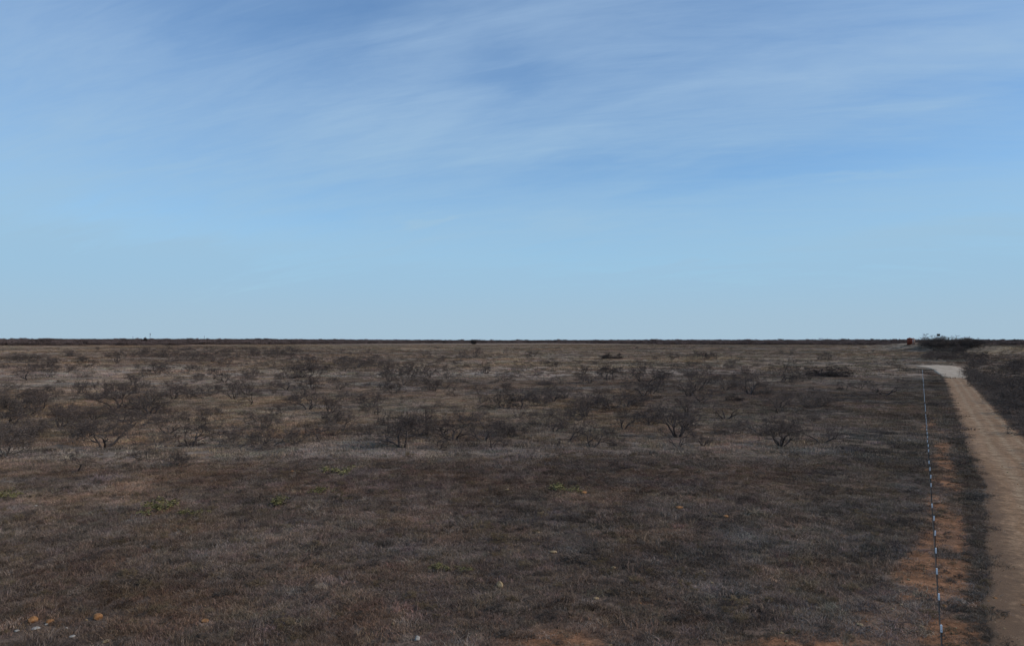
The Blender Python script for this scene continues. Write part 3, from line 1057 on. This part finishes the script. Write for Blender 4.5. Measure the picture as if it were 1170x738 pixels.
for k in range(36):
    y = random.uniform(95, 330)
    off = 20.5 + 36 * random.random() ** 1.3
    hed2.append((y, 0.548 * y + off))
hed2.sort()
for k, (y, x) in enumerate(hed2):
    plant('bush', (x, y, float(terrain(x, y))), random.uniform(2.8, 4.4), 'dense bare bush in the thicket beyond the roadside row, %s from the near end' % ordinal(k + 1),
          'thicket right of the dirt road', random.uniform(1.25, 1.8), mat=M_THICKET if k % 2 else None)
for (cx, cy, rx, ry, n, hl, hh, nm) in ((1080, 406, 22, 6, 22, 3.2, 5.0, 'thicket behind the pale pad'),
                                        (1086, 394, 34, 4.0, 40, 6.0, 8.8, 'low rise beside the red tank'),
                                        (1134, 394, 38, 1.5, 12, 4.0, 5.5, 'scrub line at far right behind gold grass'),
                                        (1112, 411, 13, 7, 10, 2.2, 3.6, 'brush between the pad and the right thicket'),
                                        (245, 404, 98, 6, 38, 2.8, 4.4, 'long far thicket on the left'),
                                        (45, 414, 62, 7, 14, 2.4, 3.8, 'patchy thicket by the left edge'),
                                        (412, 418, 30, 6, 10, 2.4, 3.6, 'reddish-grey thicket left of centre')):
    spots = sorted((cx + random.uniform(-1, 1) * rx, cy + random.uniform(-1, 1) * ry) for i in range(n))
    spots = [q for q in spots if not (1000 < q[0] < 1053 and q[1] > 393)]
    for i, (px, py) in enumerate(spots):
        plant('mesquite' if i % 3 == 0 else 'bush', at(px, py), random.uniform(hl, hh) * (float(np.interp(px, [1052, 1062, 1073, 1084, 1100, 1124], [.4, .65, 1.0, .85, .75, .5])) if 'rise' in nm else 1.0),
              'dark bare %s, %s from left in the %s' % ('tree' if i % 3 == 0 else 'bush', ordinal(i + 1), nm), nm, random.uniform(1.25, 1.8),
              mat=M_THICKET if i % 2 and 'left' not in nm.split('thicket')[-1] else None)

# ------------------------------------------------------------------ green tufted shrubs
def leafy(name, seed, n=420):
    g = np.random.default_rng(seed)
    c = g.normal(size=(9, 3)) * (0.38, 0.38, 0.10) + (0, 0, 0.35)
    w_ = g.integers(0, 9, n)
    P = c[w_] + g.normal(size=(n, 3)) * (0.12, 0.12, 0.10)
    P[:, 2] = np.abs(P[:, 2])
    A = g.normal(size=(n, 3)); A /= np.linalg.norm(A, axis=1, keepdims=True)
    B = np.cross(A, g.normal(size=(n, 3))); B /= np.linalg.norm(B, axis=1, keepdims=True)
    L = g.uniform(0.04, 0.085, n)[:, None]
    V = np.stack([P - A * L, P + B * L * .45, P + A * L, P - B * L * .45], 1).reshape(-1, 3)
    b = np.arange(n) * 4
    me = np_mesh(name, V, np.stack([b, b + 1, b + 2, b + 3], 1), [M_GREEN], False)
    add_flt(me, 'bl', np.repeat(g.uniform(0, 1, n), 4))
    return me


stem = MB()
for k in range(9):
    a = k * 0.7
    stem.tube([(0, 0, -.03), (math.cos(a) * .18, math.sin(a) * .18, .2), (math.cos(a) * .4, math.sin(a) * .4, .38)], [.02, .014, .008], 4, False)
stem_me = stem.mesh('stems', [M_BARK]); add_flt(stem_me, 'bl', np.full(len(stem_me.vertices), .5))
for i, (px, py, s, lb) in enumerate([
        (189, 582, 1.5, 'largest yellow-green leafy shrub on the dark grass, left part'),
        (222, 588, 0.8, 'small dull green shrub just right of the largest green one'),
        (3, 570, 1.1, 'green shrub cut by the left edge of the view'),
        (321, 578, 1.15, 'flat yellow-green shrub below a smaller one, left of the middle'),
        (366, 564, 0.9, 'small yellowish shrub up and right of the flat green one'),
        (384, 541, 1.3, 'bright yellow-green clump at the edge of the dark grass, left of middle'),
        (504, 652, 0.6, 'little bright green tuft in the foreground middle'),
        (532, 653, 0.45, 'tiniest green tuft, right beside the little bright one'),
        (640, 561, 1.2, 'dull green patch of low shrub right of the middle')]):
    p = at(px, py)
    o = bpy.data.objects.new('green_shrub', None); COL.objects.link(o)
    o.location = p; o.rotation_euler = (0, 0, i * 1.3); o.scale = (s * 1.3, s * 1.3, s * 0.8)
    tag(o, lb, 'shrub', 'small green shrubs in the dry grass')
    link('foliage', leafy('foliage', 50 + i), o)
    link('stems', stem_me, o)

# ------------------------------------------------------------------ stones
def stone(name, seed, mat, sx, sy, sz):
    import bmesh
    bm = bmesh.new()
    bmesh.ops.create_icosphere(bm, subdivisions=3, radius=1)
    g = random.Random(seed)
    pl = [(Vector((g.gauss(0, 1), g.gauss(0, 1), g.gauss(0, 1))).normalized(), g.uniform(0.62, 0.9)) for _ in range(9)]
    for v in bm.verts:
        for n_, d_ in pl:
            e = v.co.dot(n_) - d_
            if e > 0: v.co -= n_ * e * 0.9
        v.co += v.co.normalized() * (math.sin(v.co.x * 9 + seed) * math.sin(v.co.y * 8) * 0.025)
        v.co.x *= sx; v.co.y *= sy; v.co.z *= sz
    me = bpy.data.meshes.new(name); bm.to_mesh(me); bm.free()
    me.materials.append(mat)
    return me


STONES = []
for i, (px, py, wp, r_, mat, lb) in enumerate([
        (37.5, 710, 11, .75, M_ROCKO, 'rounded orange boulder, leftmost in the foreground corner'),
        (57, 711, 9, .6, M_ROCKO, 'duller brown-orange rock right beside the leftmost orange boulder'),
        (111, 707, 13, .65, M_ROCKO, 'brightest orange boulder in the left foreground, alone'),
        (234, 710, 9, .5, M_ROCKO, 'low reddish rock half sunk in the foreground grass, left of pale grass'),
        (41, 718.5, 9, .4, M_ROCKW, 'flat white stone just below the leftmost orange boulder'),
        (53, 713.5, 4, .6, M_ROCKW, 'tiny white stone touching the duller brown-orange rock'),
        (76, 717.5, 3.5, .6, M_ROCKW, 'tiny white stone between the two orange boulders'),
        (83, 727, 7, .35, M_ROCKW, 'thin pale stone lowest between the two orange boulders'),
        (121, 733, 9, .4, M_ROCKT, 'cream flat stone at the bottom edge below the brightest orange boulder'),
        (133, 725.5, 4, .6, M_ROCKT, 'small cream stone right above the cream flat stone'),
        (19, 721, 6, .4, M_ROCKW, 'faint pale stone in the bottom left corner'),
        (99, 708.5, 4, .5, M_ROCKT, 'little tan stone left of the brightest orange boulder'),
        (571, 670.5, 9, 1.0, M_ROCKT, 'round tan boulder with an orange side, foreground middle'),
        (477, 731, 7, 1.0, M_ROCKW, 'upright whitish stone at the bottom edge, middle'),
        (336, 712, 5, .6, M_ROCKT, 'small beige stone left of the whitish upright stone'),
        (449, 713, 4, .8, M_ROCKT, 'small dim stone above the whitish upright stone'),
        (776, 580.5, 9, .4, M_ROCKO, 'flat orange slab lying in grey grass right of the middle'),
        (829, 590.5, 8, .4, M_ROCKO, 'reddish slab beside a grey weed clump, right of the orange slab'),
        (614, 609, 7, .5, M_ROCKT, 'pale tan rock by a grey weed, middle foreground'),
        (632, 631, 9, .35, M_ROCKT, 'long dull tan rock right below the pale tan rock'),
        (701, 649, 7, .5, M_ROCKT, 'yellowish flat rock in the dark grass right of the middle'),
        (805, 654, 4, .7, M_ROCKT, 'small yellowish rock right of the yellowish flat rock'),
        (681, 684, 7, .5, M_ROCKT, 'brownish tan rock below and left of the yellowish flat rock'),
        (667, 563, 8, .35, M_ROCKO, 'thin orange-brown slab near the dull green patch'),
        (1079, 694, 6, .8, M_ROCKO, 'bright orange stone on bare soil just right of the fence'),
        (579, 560, 6, .5, M_ROCKT, 'pale yellowish stone in the middle at the rear of the dark grass'),
        (41, 578.5, 4, .7, M_ROCKW, 'lone tiny white stone left of the largest green shrub'),
        (983, 714, 9, .35, M_ROCKT, 'flat tan slab on the bare soil left of the fence'),
        (1030, 691, 5, .4, M_ROCKT, 'small tan stone on the orange soil hump left of the fence')]):
    p = at(px, py)
    wd = wp * p.y / F * 0.5
    STONES.append((p.x, p.y, wd))
    o = link('stone', stone('stone', i, mat, wd, wd * 0.9, wd * r_), None, (p.x, p.y, p.z + wd * r_ * 0.5), lb, 'stone',
             'loose stones in the foreground grass')
    o.rotation_euler = (0, 0, i)

# ------------------------------------------------------------------ fence
def build_fence():
    root = bpy.data.objects.new('wire_fence', None)
    COL.objects.link(root)
    tag(root, 'long straight wire fence of dark posts with white tips beside the dirt road', 'fence')
    HP = 1.28
    tops = []
    for k in range(-3, 71):
        y = (H - HP) * F * (0.0031 + 0.00038 * k)
        px = 1051.2 + 0.0632 * F * (H - HP) / y
        x = (px - 585) / F * y
        tops.append((x, y))
    root.location = (tops[0][0], tops[0][1], float(terrain(*tops[0])))
    base = Vector(root.location)
    pm = MB()
    # T-section steel post
    pm.box((0, 0, HP / 2 - 0.16), (0.05, 0.02, HP + 0.32)); pm.box((0, 0.024, HP / 2 - 0.16), (0.018, 0.03, HP + 0.314))
    for q in range(9):
        pm.box((0, -0.016, 0.15 + q * 0.12), (0.014, 0.012, 0.03))
    pme = pm.mesh('post', [M_POST], False)
    tm = MB()
    tm.box((0, 0.006, HP - 0.12), (0.068, 0.056, 0.25)); tm.box((0, 0.006, HP + 0.014), (0.045, 0.036, 0.02))
    tme = tm.mesh('white_tip', [M_TIP], False)
    pts = []
    for i, (x, y) in enumerate(tops):
        z = float(terrain(x, y))
        p = bpy.data.objects.new('post', pme); COL.objects.link(p); p.parent = root
        p.location = Vector((x, y, z)) - base
        p.rotation_euler = (random.uniform(-.03, .03), random.uniform(-.03, .03), -0.5)
        if (i - 3) % 17 not in (7, 12):
            t = bpy.data.objects.new('white_tip', tme); COL.objects.link(t); t.parent = p
        pts.append(Vector((x, y, z)) - base)
    for hgt in (0.35, 0.6, 0.85, 1.1):
        mb = MB()
        pp = []
        for i in range(len(pts)):
            pp.append(pts[i] + Vector((-0.03, 0, hgt)))
            if i + 1 < len(pts):
                pp.append((pts[i] + pts[i + 1]) / 2 + Vector((-0.03, 0, hgt - 0.015)))
        mb.tube(pp, [0.0032] * len(pp), 4)
        # barbs
        for i in range(0, 60):
            for s in range(10):
                a = pts[i].lerp(pts[i + 1], s / 10) + Vector((-0.03, 0, hgt))
                mb.tube([a + Vector((-.02, -.01, -.02)), a + Vector((.02, .01, .02))], [.003, .003], 3, False)
        link('wire', mb.mesh('wire', [M_WIRE]), root)
    return tops


FENCE = build_fence()

# ------------------------------------------------------------------ things on the horizon
def cyl(mb, x, y, z0, z1, r, n=28):
    mb.tube([(x, y, z0), (x, y, z1)], [r, r], n)


def tank(px, py, wpx, hpx, mat, label, stripes):
    p = at(px, py)
    R_ = wpx * p.y / F / 2
    hh = hpx * p.y / F
    root = bpy.data.objects.new('storage_tank', None); COL.objects.link(root); root.location = p
    tag(root, label, 'tank')
    sh = MB(); cyl(sh, 0, 0, -0.5, hh * .93, R_, 40)
    link('shell', sh.mesh('shell', [mat]), root)
    rf = MB(); rf.tube([(0, 0, hh * .93 + .003), (0, 0, hh)], [R_ * 1.02, R_ * 0.12], 40)
    link('roof', rf.mesh('roof', [mat], False), root)
    ht = MB(); cyl(ht, 0, 0, hh - .02, hh + 0.35, 0.4, 14)
    link('hatch', ht.mesh('hatch', [mat]), root)
    ld = MB()
    for s in (-.3, .3):
        ld.tube([(R_ * .3 + s, -R_ - .12, 0), (R_ * .3 + s, -R_ - .12, hh)], [.05, .05], 5)
    for q in range(int(hh / 0.5)):
        ld.tube([(R_ * .3 - .3, -R_ - .12, .4 + q * .5), (R_ * .3 + .3, -R_ - .12, .4 + q * .5)], [.035, .035], 5)
    link('ladder', ld.mesh('ladder', [M_POST]), root)
    return root


tank(1039.6, 393.2, 5.8, 7.2, M_RUST, 'rust-red storage tank on the horizon, left of the scrub rise', 0)
tank(1043.9, 393.4, 2.5, 6.8, M_PINK, 'narrow pale pinkish tank right against the rust-red tank', 0)

# raised hunting blind poking out of the scrub
pb = at(1072.5, 396.5)
blind = bpy.data.objects.new('hunting_blind', None); COL.objects.link(blind); blind.location = pb
tag(blind, 'small dark box hut on legs poking above the scrub right of the tanks', 'hut')
ztop = (388.5 - 381.4) * pb.y / F + H - pb.z
bw = 2.4 * pb.y / F
mb = MB(); mb.box((0, 0, ztop - bw * .55), (bw, bw, bw * .9)); link('cabin', mb.mesh('cabin', [M_WOOD], False), blind)
mb = MB(); mb.box((0, 0, ztop - bw * .08 + .01), (bw * 1.2, bw * 1.2, bw * .1)); link('roof', mb.mesh('roof', [M_WOOD], False), blind)
mb = MB(); mb.box((0, -bw * .5 - .01, ztop - bw * .45), (bw * .6, .03, bw * .22)); link('window', mb.mesh('window', [M_GLASS], False), blind)
for sx in (-1, 1):
    for sy in (-1, 1):
        mb = MB(); mb.tube([(sx * bw * .75, sy * bw * .75, -.4), (sx * bw * .42, sy * bw * .42, ztop - bw)], [.12, .1], 6)
        link('leg', mb.mesh('leg', [M_WOOD]), blind)


def pole(px, py, top_py, label, arms):
    d = 1500.0
    x = (px - 585) / F * d
    z = float(terrain(x, d))
    hh = (388.5 - top_py) * d / F + H - z
    root = bpy.data.objects.new('utility_pole', None); COL.objects.link(root); root.location = (x, d, z)
    tag(root, label, 'utility pole')
    mb = MB(); mb.tube([(0, 0, -.5), (0, 0, hh)], [.42, .3], 8); link('mast', mb.mesh('mast', [M_WOOD]), root)
    if arms:
        mb = MB(); mb.box((0, -.35, hh - 1.6), (4.6, .22, .32)); link('crossarm', mb.mesh('crossarm', [M_WOOD], False), root)
        mb = MB(); mb.tube([(.7, -.2, hh - 4.0), (.7, -.2, hh - 2.4)], [.5, .5], 10); link('transformer', mb.mesh('transformer', [M_POST]), root)


pole(171.5, 388, 380.5, 'tallest thin pole with crossarm above the horizon brush, far left', True)
pole(152, 388, 384.2, 'short faint pole left of the tallest pole on the horizon', False)
pole(233.5, 388, 383.4, 'lone faint pole on the horizon right of the tallest pole', False)

# two dark rounded evergreens that break the skyline
def evergreen(px, d, wpx, top_py, label, seed):
    x = (px - 585) / F * d
    z = float(terrain(x, d))
    hh = (388.5 - top_py) * d / F + H - z
    R_ = wpx * d / F / 2
    root = bpy.data.objects.new('juniper_tree', None); COL.objects.link(root); root.location = (x, d, z)
    tag(root, label, 'tree')
    mb = MB(); mb.tube([(0, 0, -.4), (0.1, 0, hh * .5), (0, 0.1, hh * .8)], [.35, .22, .08], 7)
    me = mb.mesh('trunk', [M_BARK]); add_flt(me, 'bl', np.full(len(me.vertices), .5)); link('trunk', me, root)
    g = np.random.default_rng(seed); n = 3500
    P = g.normal(size=(n, 3)); P /= np.linalg.norm(P, axis=1, keepdims=True)
    rr = g.uniform(.55, 1, n)[:, None] * (1 + 0.18 * np.sin(P[:, :1] * 7) * np.cos(P[:, 1:2] * 6))
    P = P * rr * (R_, R_, hh * .5) + (0, 0, hh * .5)
    A = g.normal(size=(n, 3)) * .35; B = g.normal(size=(n, 3)) * .3
    V = np.stack([P - A, P + B, P + A], 1).reshape(-1, 3)
    me = np_mesh('crown', V, np.arange(n * 3).reshape(-1, 3), [M_DARKBUSH], False)
    add_flt(me, 'bl', np.repeat(g.uniform(0, 1, n), 3))
    link('crown', me, root)


evergreen(541.5, 1250, 7, 388.3, 'dark dome-shaped tree alone on the horizon near the centre', 3)
evergreen(166, 1350, 4.5, 385.6, 'small dark round tree on the horizon left of the tallest pole', 4)

# ------------------------------------------------------------------ grass in three rings of distance
def gather(n, ymin, ymax, xpad, ydist='area', seed=1):
    g = np.random.default_rng(seed)
    y = np.sqrt(g.uniform(ymin ** 2, ymax ** 2, n))
    x = g.uniform(-1, 1, n) * (y * 0.70 + xpad)
    return x, y, g


def on_road(zn, x, y, m=0.25):
    lo = np.interp(y, ROAD_L_Y, ROAD_L_O); hi = np.interp(y, ROAD_R_Y, ROAD_R_O)
    w_ = (fbm(x, y, 1.2, 3, 91) - 0.5) * 1.8
    r = (zn['off'] > lo + m + w_) & (zn['off'] < hi - m - w_ * 0.6) & (y < 246)
    px, py = zn['px'], zn['py']
    pad = (py > 417.2) & (py < 432) & (px > 1045) & (px < 1108) & ~((py > 421) & (px < 1062.5 + (py - 421) * 1.45))
    return r | pad


def grass_ring(name, protos, n, y0, y1, xpad, hs, seed, label, keep_soil=0.15, ms=1.0, var=0.25):
    x, y, g = gather(n, y0, y1, xpad, seed=seed)
    zn = zones(x, y)
    keep = ~on_road(zn, x, y)
    keep &= g.uniform(0, 1, n) > zn['soil'] * (1 - keep_soil)
    if y0 < 60:
        for (sx, sy, sr) in STONES:
            keep &= ~((np.abs(x - sx) < sr + 0.12) & (y - sy < sr + 0.05) & (y - sy > -sr - 0.55))
    keep &= g.uniform(0, 1, n) < (0.45 + 0.9 * zn['nc'] + 0.2 * zn['olive'])
    c = cover_colour(zn, 0.0)
    c = c * np.exp(g.normal(0, var, n))[:, None] * (1 + g.normal(0, 0.04, (n, 3)))
    mot = fbm(x, y, 1.1 * ms, 3, seed + 200); mo2 = fbm(x, y, 5.0 * ms, 3, seed + 300)
    c = c * (0.76 + 0.46 * sstep(mot, 0.25, 0.75))[:, None] * (0.82 + 0.36 * sstep(mo2, 0.3, 0.7))[:, None]
    warm = (fbm(x, y, 3.5 * ms, 3, seed + 400) - 0.5)[:, None]
    c = c * (1 + warm * np.array((0.35, 0.0, -0.35)))
    odd = g.uniform(0, 1, n)
    c[odd < 0.05] = c[odd < 0.05] * 0.3 + C_PALE * 0.8
    c[(odd > 0.95)] = c[odd > 0.95] * 0.4 + C_GOLD * 0.55
    c[(odd > 0.86) & (odd < .93)] *= 0.5
    # green-grey tint low weeds
    sc = hs * np.exp(g.normal(0, 0.22, n))
    hz_ = sc * (0.65 + 0.7 * zn['nb']) * (1 - 0.45 * zn['soil'])
    P = np.stack([x, y, terrain(x, y)], 1)[keep]
    scl = np.stack([sc, sc, hz_], 1)[keep]
    k = int(keep.sum())
    return scatter(name, protos, P, g.uniform(0, 6.28, n)[keep], np.zeros(k), scl, g.integers(0, len(protos), n)[keep], np.clip(c, 0, 1)[keep], label)


near = [blade_patch('g%d' % i, 170, 0.62, 0.03, 0.15, 0.014, M_GRASS, 10 + i, 2.2, 0.0) for i in range(3)] + \
       [blade_patch('g%d' % (3 + i), 190, 0.62, 0.04, 0.20, 0.014, M_GRASS, 20 + i, 2.0, 0.6) for i in range(3)] + \
       [blade_patch('g6', 90, 0.5, 0.10, 0.32, 0.011, M_GRASS, 33, 1.1, 0.8)]
grass_ring('grass_near', near, 30000, 18, 75, 8, 1.0, 5, 'short dry brown grass and weeds covering the near pasture')
mid = [blade_patch('h%d' % i, 170, 1.25, 0.05, 0.26, 0.03, M_GRASS, 40 + i, 1.3, 0.4) for i in range(4)]
grass_ring('grass_middle', mid, 42000, 70, 240, 15, 1.0, 6, 'dry brown and grey grass covering the middle of the pasture', ms=2.5, var=0.2)
far = [blade_patch('k%d' % i, 170, 3.2, 0.10, 0.5, 0.09, M_GRASS, 60 + i, 1.3, 0.4) for i in range(4)]
grass_ring('grass_far', far, 52000, 230, 1150, 40, 1.0, 7, 'tan dry grass reaching to the brush line below the horizon', ms=9.0, var=0.12)

# low weedy undergrowth between the trees
def weed(seed):
    wood, tw = grow(seed, stems=6, spread=1.3, levels=3, split=3, zig=0.4, r0=0.02, up=0.05, flat=0.8, twigs=5, twig_r=0.010)
    me = twig_mesh('weed', tw, M_BRUSHFAR, 1, seed)
    norm_h([me])
    return me


weeds = [weed(500 + i) for i in range(4)]
n = 15000
x, y, g = gather(n, 30, 900, 10, seed=8)
zn = zones(x, y)
m_ = np.zeros(n)
for (cx, cy, rx, ry, a) in MASS:
    m_ += a * np.exp(-(((zn['px'] - cx) / (rx * 1.2)) ** 2 + ((zn['py'] - cy) / (ry * 1.2)) ** 2))
pr = 0.04 + 0.6 * m_
pr = np.where(zn['py'] > 520, 0.05, pr)
pr = np.where((zn['px'] > 950), 0.06, pr)
pr = np.where((zn['off'] > 14.5), 0.95, pr)
pr = np.where((y < 72) & (zn['off'] < 14), 0, pr)
keep = (g.uniform(0, 1, n) < pr) & ~on_road(zn, x, y, -0.4) & (zn['soil'] < 0.4)
c = np.tile(np.array((0.115, 0.09, 0.076)), (n, 1)) * np.exp(g.normal(0, 0.25, n))[:, None]
c = c * 0.7 + cover_colour(zn, 0) * 0.3
bank = ((zn['off'] > 12.5) & (zn['off'] < 21) & (zn['nb'] > 0.42))
c[bank] = c[bank] * 0.5 + C_PALE * 0.42
hh = g.uniform(0.35, 1.1, n)
scl = np.stack([hh * 1.1, hh * 1.1, hh], 1)
scatter('low_brush', weeds, np.stack([x, y, terrain(x, y)], 1)[keep], g.uniform(0, 6.28, n)[keep], np.zeros(keep.sum()), scl[keep],
        g.integers(0, 4, n)[keep], c[keep], 'knee-high grey twiggy weeds growing among the mesquites')

# ankle-high weeds that break up the near grass
n = 3600
x, y, g = gather(n, 24, 78, 8, seed=41)
zn = zones(x, y)
cl_ = fbm(x, y, 2.2, 3, 142)
keep = ~on_road(zn, x, y, 0.2) & (g.uniform(0, 1, n) < 0.15 + 1.3 * sstep(cl_, .42, .7))
c = np.where((g.uniform(0, 1, n) < 0.3)[:, None], C_GOLD * 0.62, np.array((0.125, 0.096, 0.076))) * np.exp(g.normal(0, .2, n))[:, None]
hh = np.exp(g.normal(-1.55, 0.3, n)) * (1 - .3 * zn['soil'])
scatter('near_weeds', weeds, np.stack([x, y, terrain(x, y)], 1)[keep], g.uniform(0, 6.28, n)[keep], np.zeros(keep.sum()),
        np.stack([hh * 1.2, hh * 1.2, hh], 1)[keep], g.integers(0, 4, n)[keep], c[keep], 'scattered ankle-high twiggy weeds in the near grass')

# verge weeds: tall grass along both road edges and on the bank to the right
n = 12000
g = np.random.default_rng(19)
y = np.where(np.arange(n) < 9000, np.sqrt(g.uniform(24 ** 2, 330 ** 2, n)), g.uniform(24, 75, n))
side = g.uniform(0, 1, n)
lo = np.interp(y, ROAD_L_Y, ROAD_L_O); hi = np.interp(y, ROAD_R_Y, ROAD_R_O)
off = np.where(side < 0.3, lo - 0.1 - np.abs(g.normal(0, 0.45, n)), hi - 0.1 + np.abs(g.normal(0, 2.8, n)))
x = 0.548 * y + off
zn = zones(x, y)
keep = ~on_road(zn, x, y, 0.1) & ((side > 0.3) | (y < 245))
c = np.where((side < 0.3)[:, None], C_OLIVE * 1.0, C_BASE * 1.0) * np.exp(g.normal(0, 0.3, n))[:, None]
pal = (side > 0.3) & (off > hi + 0.8) & (zn['nb'] > 0.5)
c[pal] = c[pal] * 0.4 + C_PALE * 0.6
s_ = g.uniform(0.6, 1.1, n) * np.where(side < 0.3, 0.6, 1.1)
for nm_, pr_, sel, k_ in (('roadside_grass', near, y < 80, (0.9, 1.2)), ('roadside_grass_far', mid, y >= 80, (0.6, 1.3))):
    kk = keep & sel
    scatter(nm_ if nm_ == 'roadside_grass' else 'verge_grass', pr_, np.stack([x, y, terrain(x, y)], 1)[kk], g.uniform(0, 6.28, n)[kk], np.zeros(kk.sum()),
            np.stack([s_ * k_[0], s_ * k_[0], s_ * k_[1]], 1)[kk], g.integers(0, 4, n)[kk], c[kk],
            'coarse dark grass along the edges of the near dirt road' if pr_ is near else 'coarse dark grass along the edges of the dirt road farther on')

# pebbles and clods on bare soil
peb = [stone('pebble', 70 + i, M_ROCKT if i % 2 else M_ROCKO, 1, .85, .55) for i in range(4)]
n = 5200
y = g.uniform(24, 110, n)
x = 0.548 * y + np.where(np.arange(n) < 3600, g.uniform(-14, 8, n), g.uniform(-60, 0, n))
zn = zones(x, y)
keep = (g.uniform(0, 1, n) < zn['soil'] * 0.9) | (g.uniform(0, 1, n) < 0.12) | ((zn['off'] > zn['rl']) & (zn['off'] < zn['rl'] + 1.6) & (g.uniform(0, 1, n) < .4))
s_ = np.exp(g.normal(-3.3, 0.5, n))
gr = scatter('gravel', peb, np.stack([x, y, terrain(x, y) + 0.02 + (zn['off'] > zn['rl']) * 0.05], 1)[keep], g.uniform(0, 6.28, n)[keep], np.zeros(keep.sum()), s_[keep],
        g.integers(0, 4, n)[keep], np.ones((keep.sum(), 3)), 'small loose stones scattered on the bare soil by the fence')
gr['category'] = 'gravel'

# ------------------------------------------------------------------ the brush belt under the horizon
n = 26000
g = np.random.default_rng(23)
az_ = np.radians(g.uniform(-50, 50, n))
d = np.exp(g.uniform(math.log(1080), math.log(6500), n))
x = np.sin(az_) * d; y = np.cos(az_) * d
pxx = 585 + F * x / y
start = np.interp(pxx, [-100, 300, 420, 620, 740, 1000, 1200], [1080, 1180, 1500, 1700, 1250, 1200, 1150]) + (fbm(x, y, 160, 3, 77) - .5) * 300
keep = d > start
c = np.tile(np.array((0.15, 0.11, 0.098)), (n, 1)) * np.exp(g.normal(0, 0.2, n))[:, None]
hh = g.uniform(2.0, 5.0, n) * (0.35 + 1.3 * fbm(x, y, 150, 3, 78)) * np.where(g.uniform(0, 1, n) < 0.04, 1.7, 1.0)
bl = []
for i in range(5):
    wood, tw = grow(600 + i, stems=6, spread=1.2, levels=3, split=3, zig=0.4, r0=0.03, up=0.06, flat=0.8, twigs=5, twig_r=0.016)
    me = twig_mesh('brush', tw, M_BRUSHFAR, 1, i)
    norm_h([me]); bl.append(me)
scatter('distant_brush', bl, np.stack([x, y, terrain(x, y)], 1)[keep], g.uniform(0, 6.28, n)[keep], np.zeros(keep.sum()),
        np.stack([hh * 1.5, hh * 1.5, hh], 1)[keep], g.integers(0, 5, n)[keep], c[keep], 'dark continuous belt of bare scrub along the horizon')
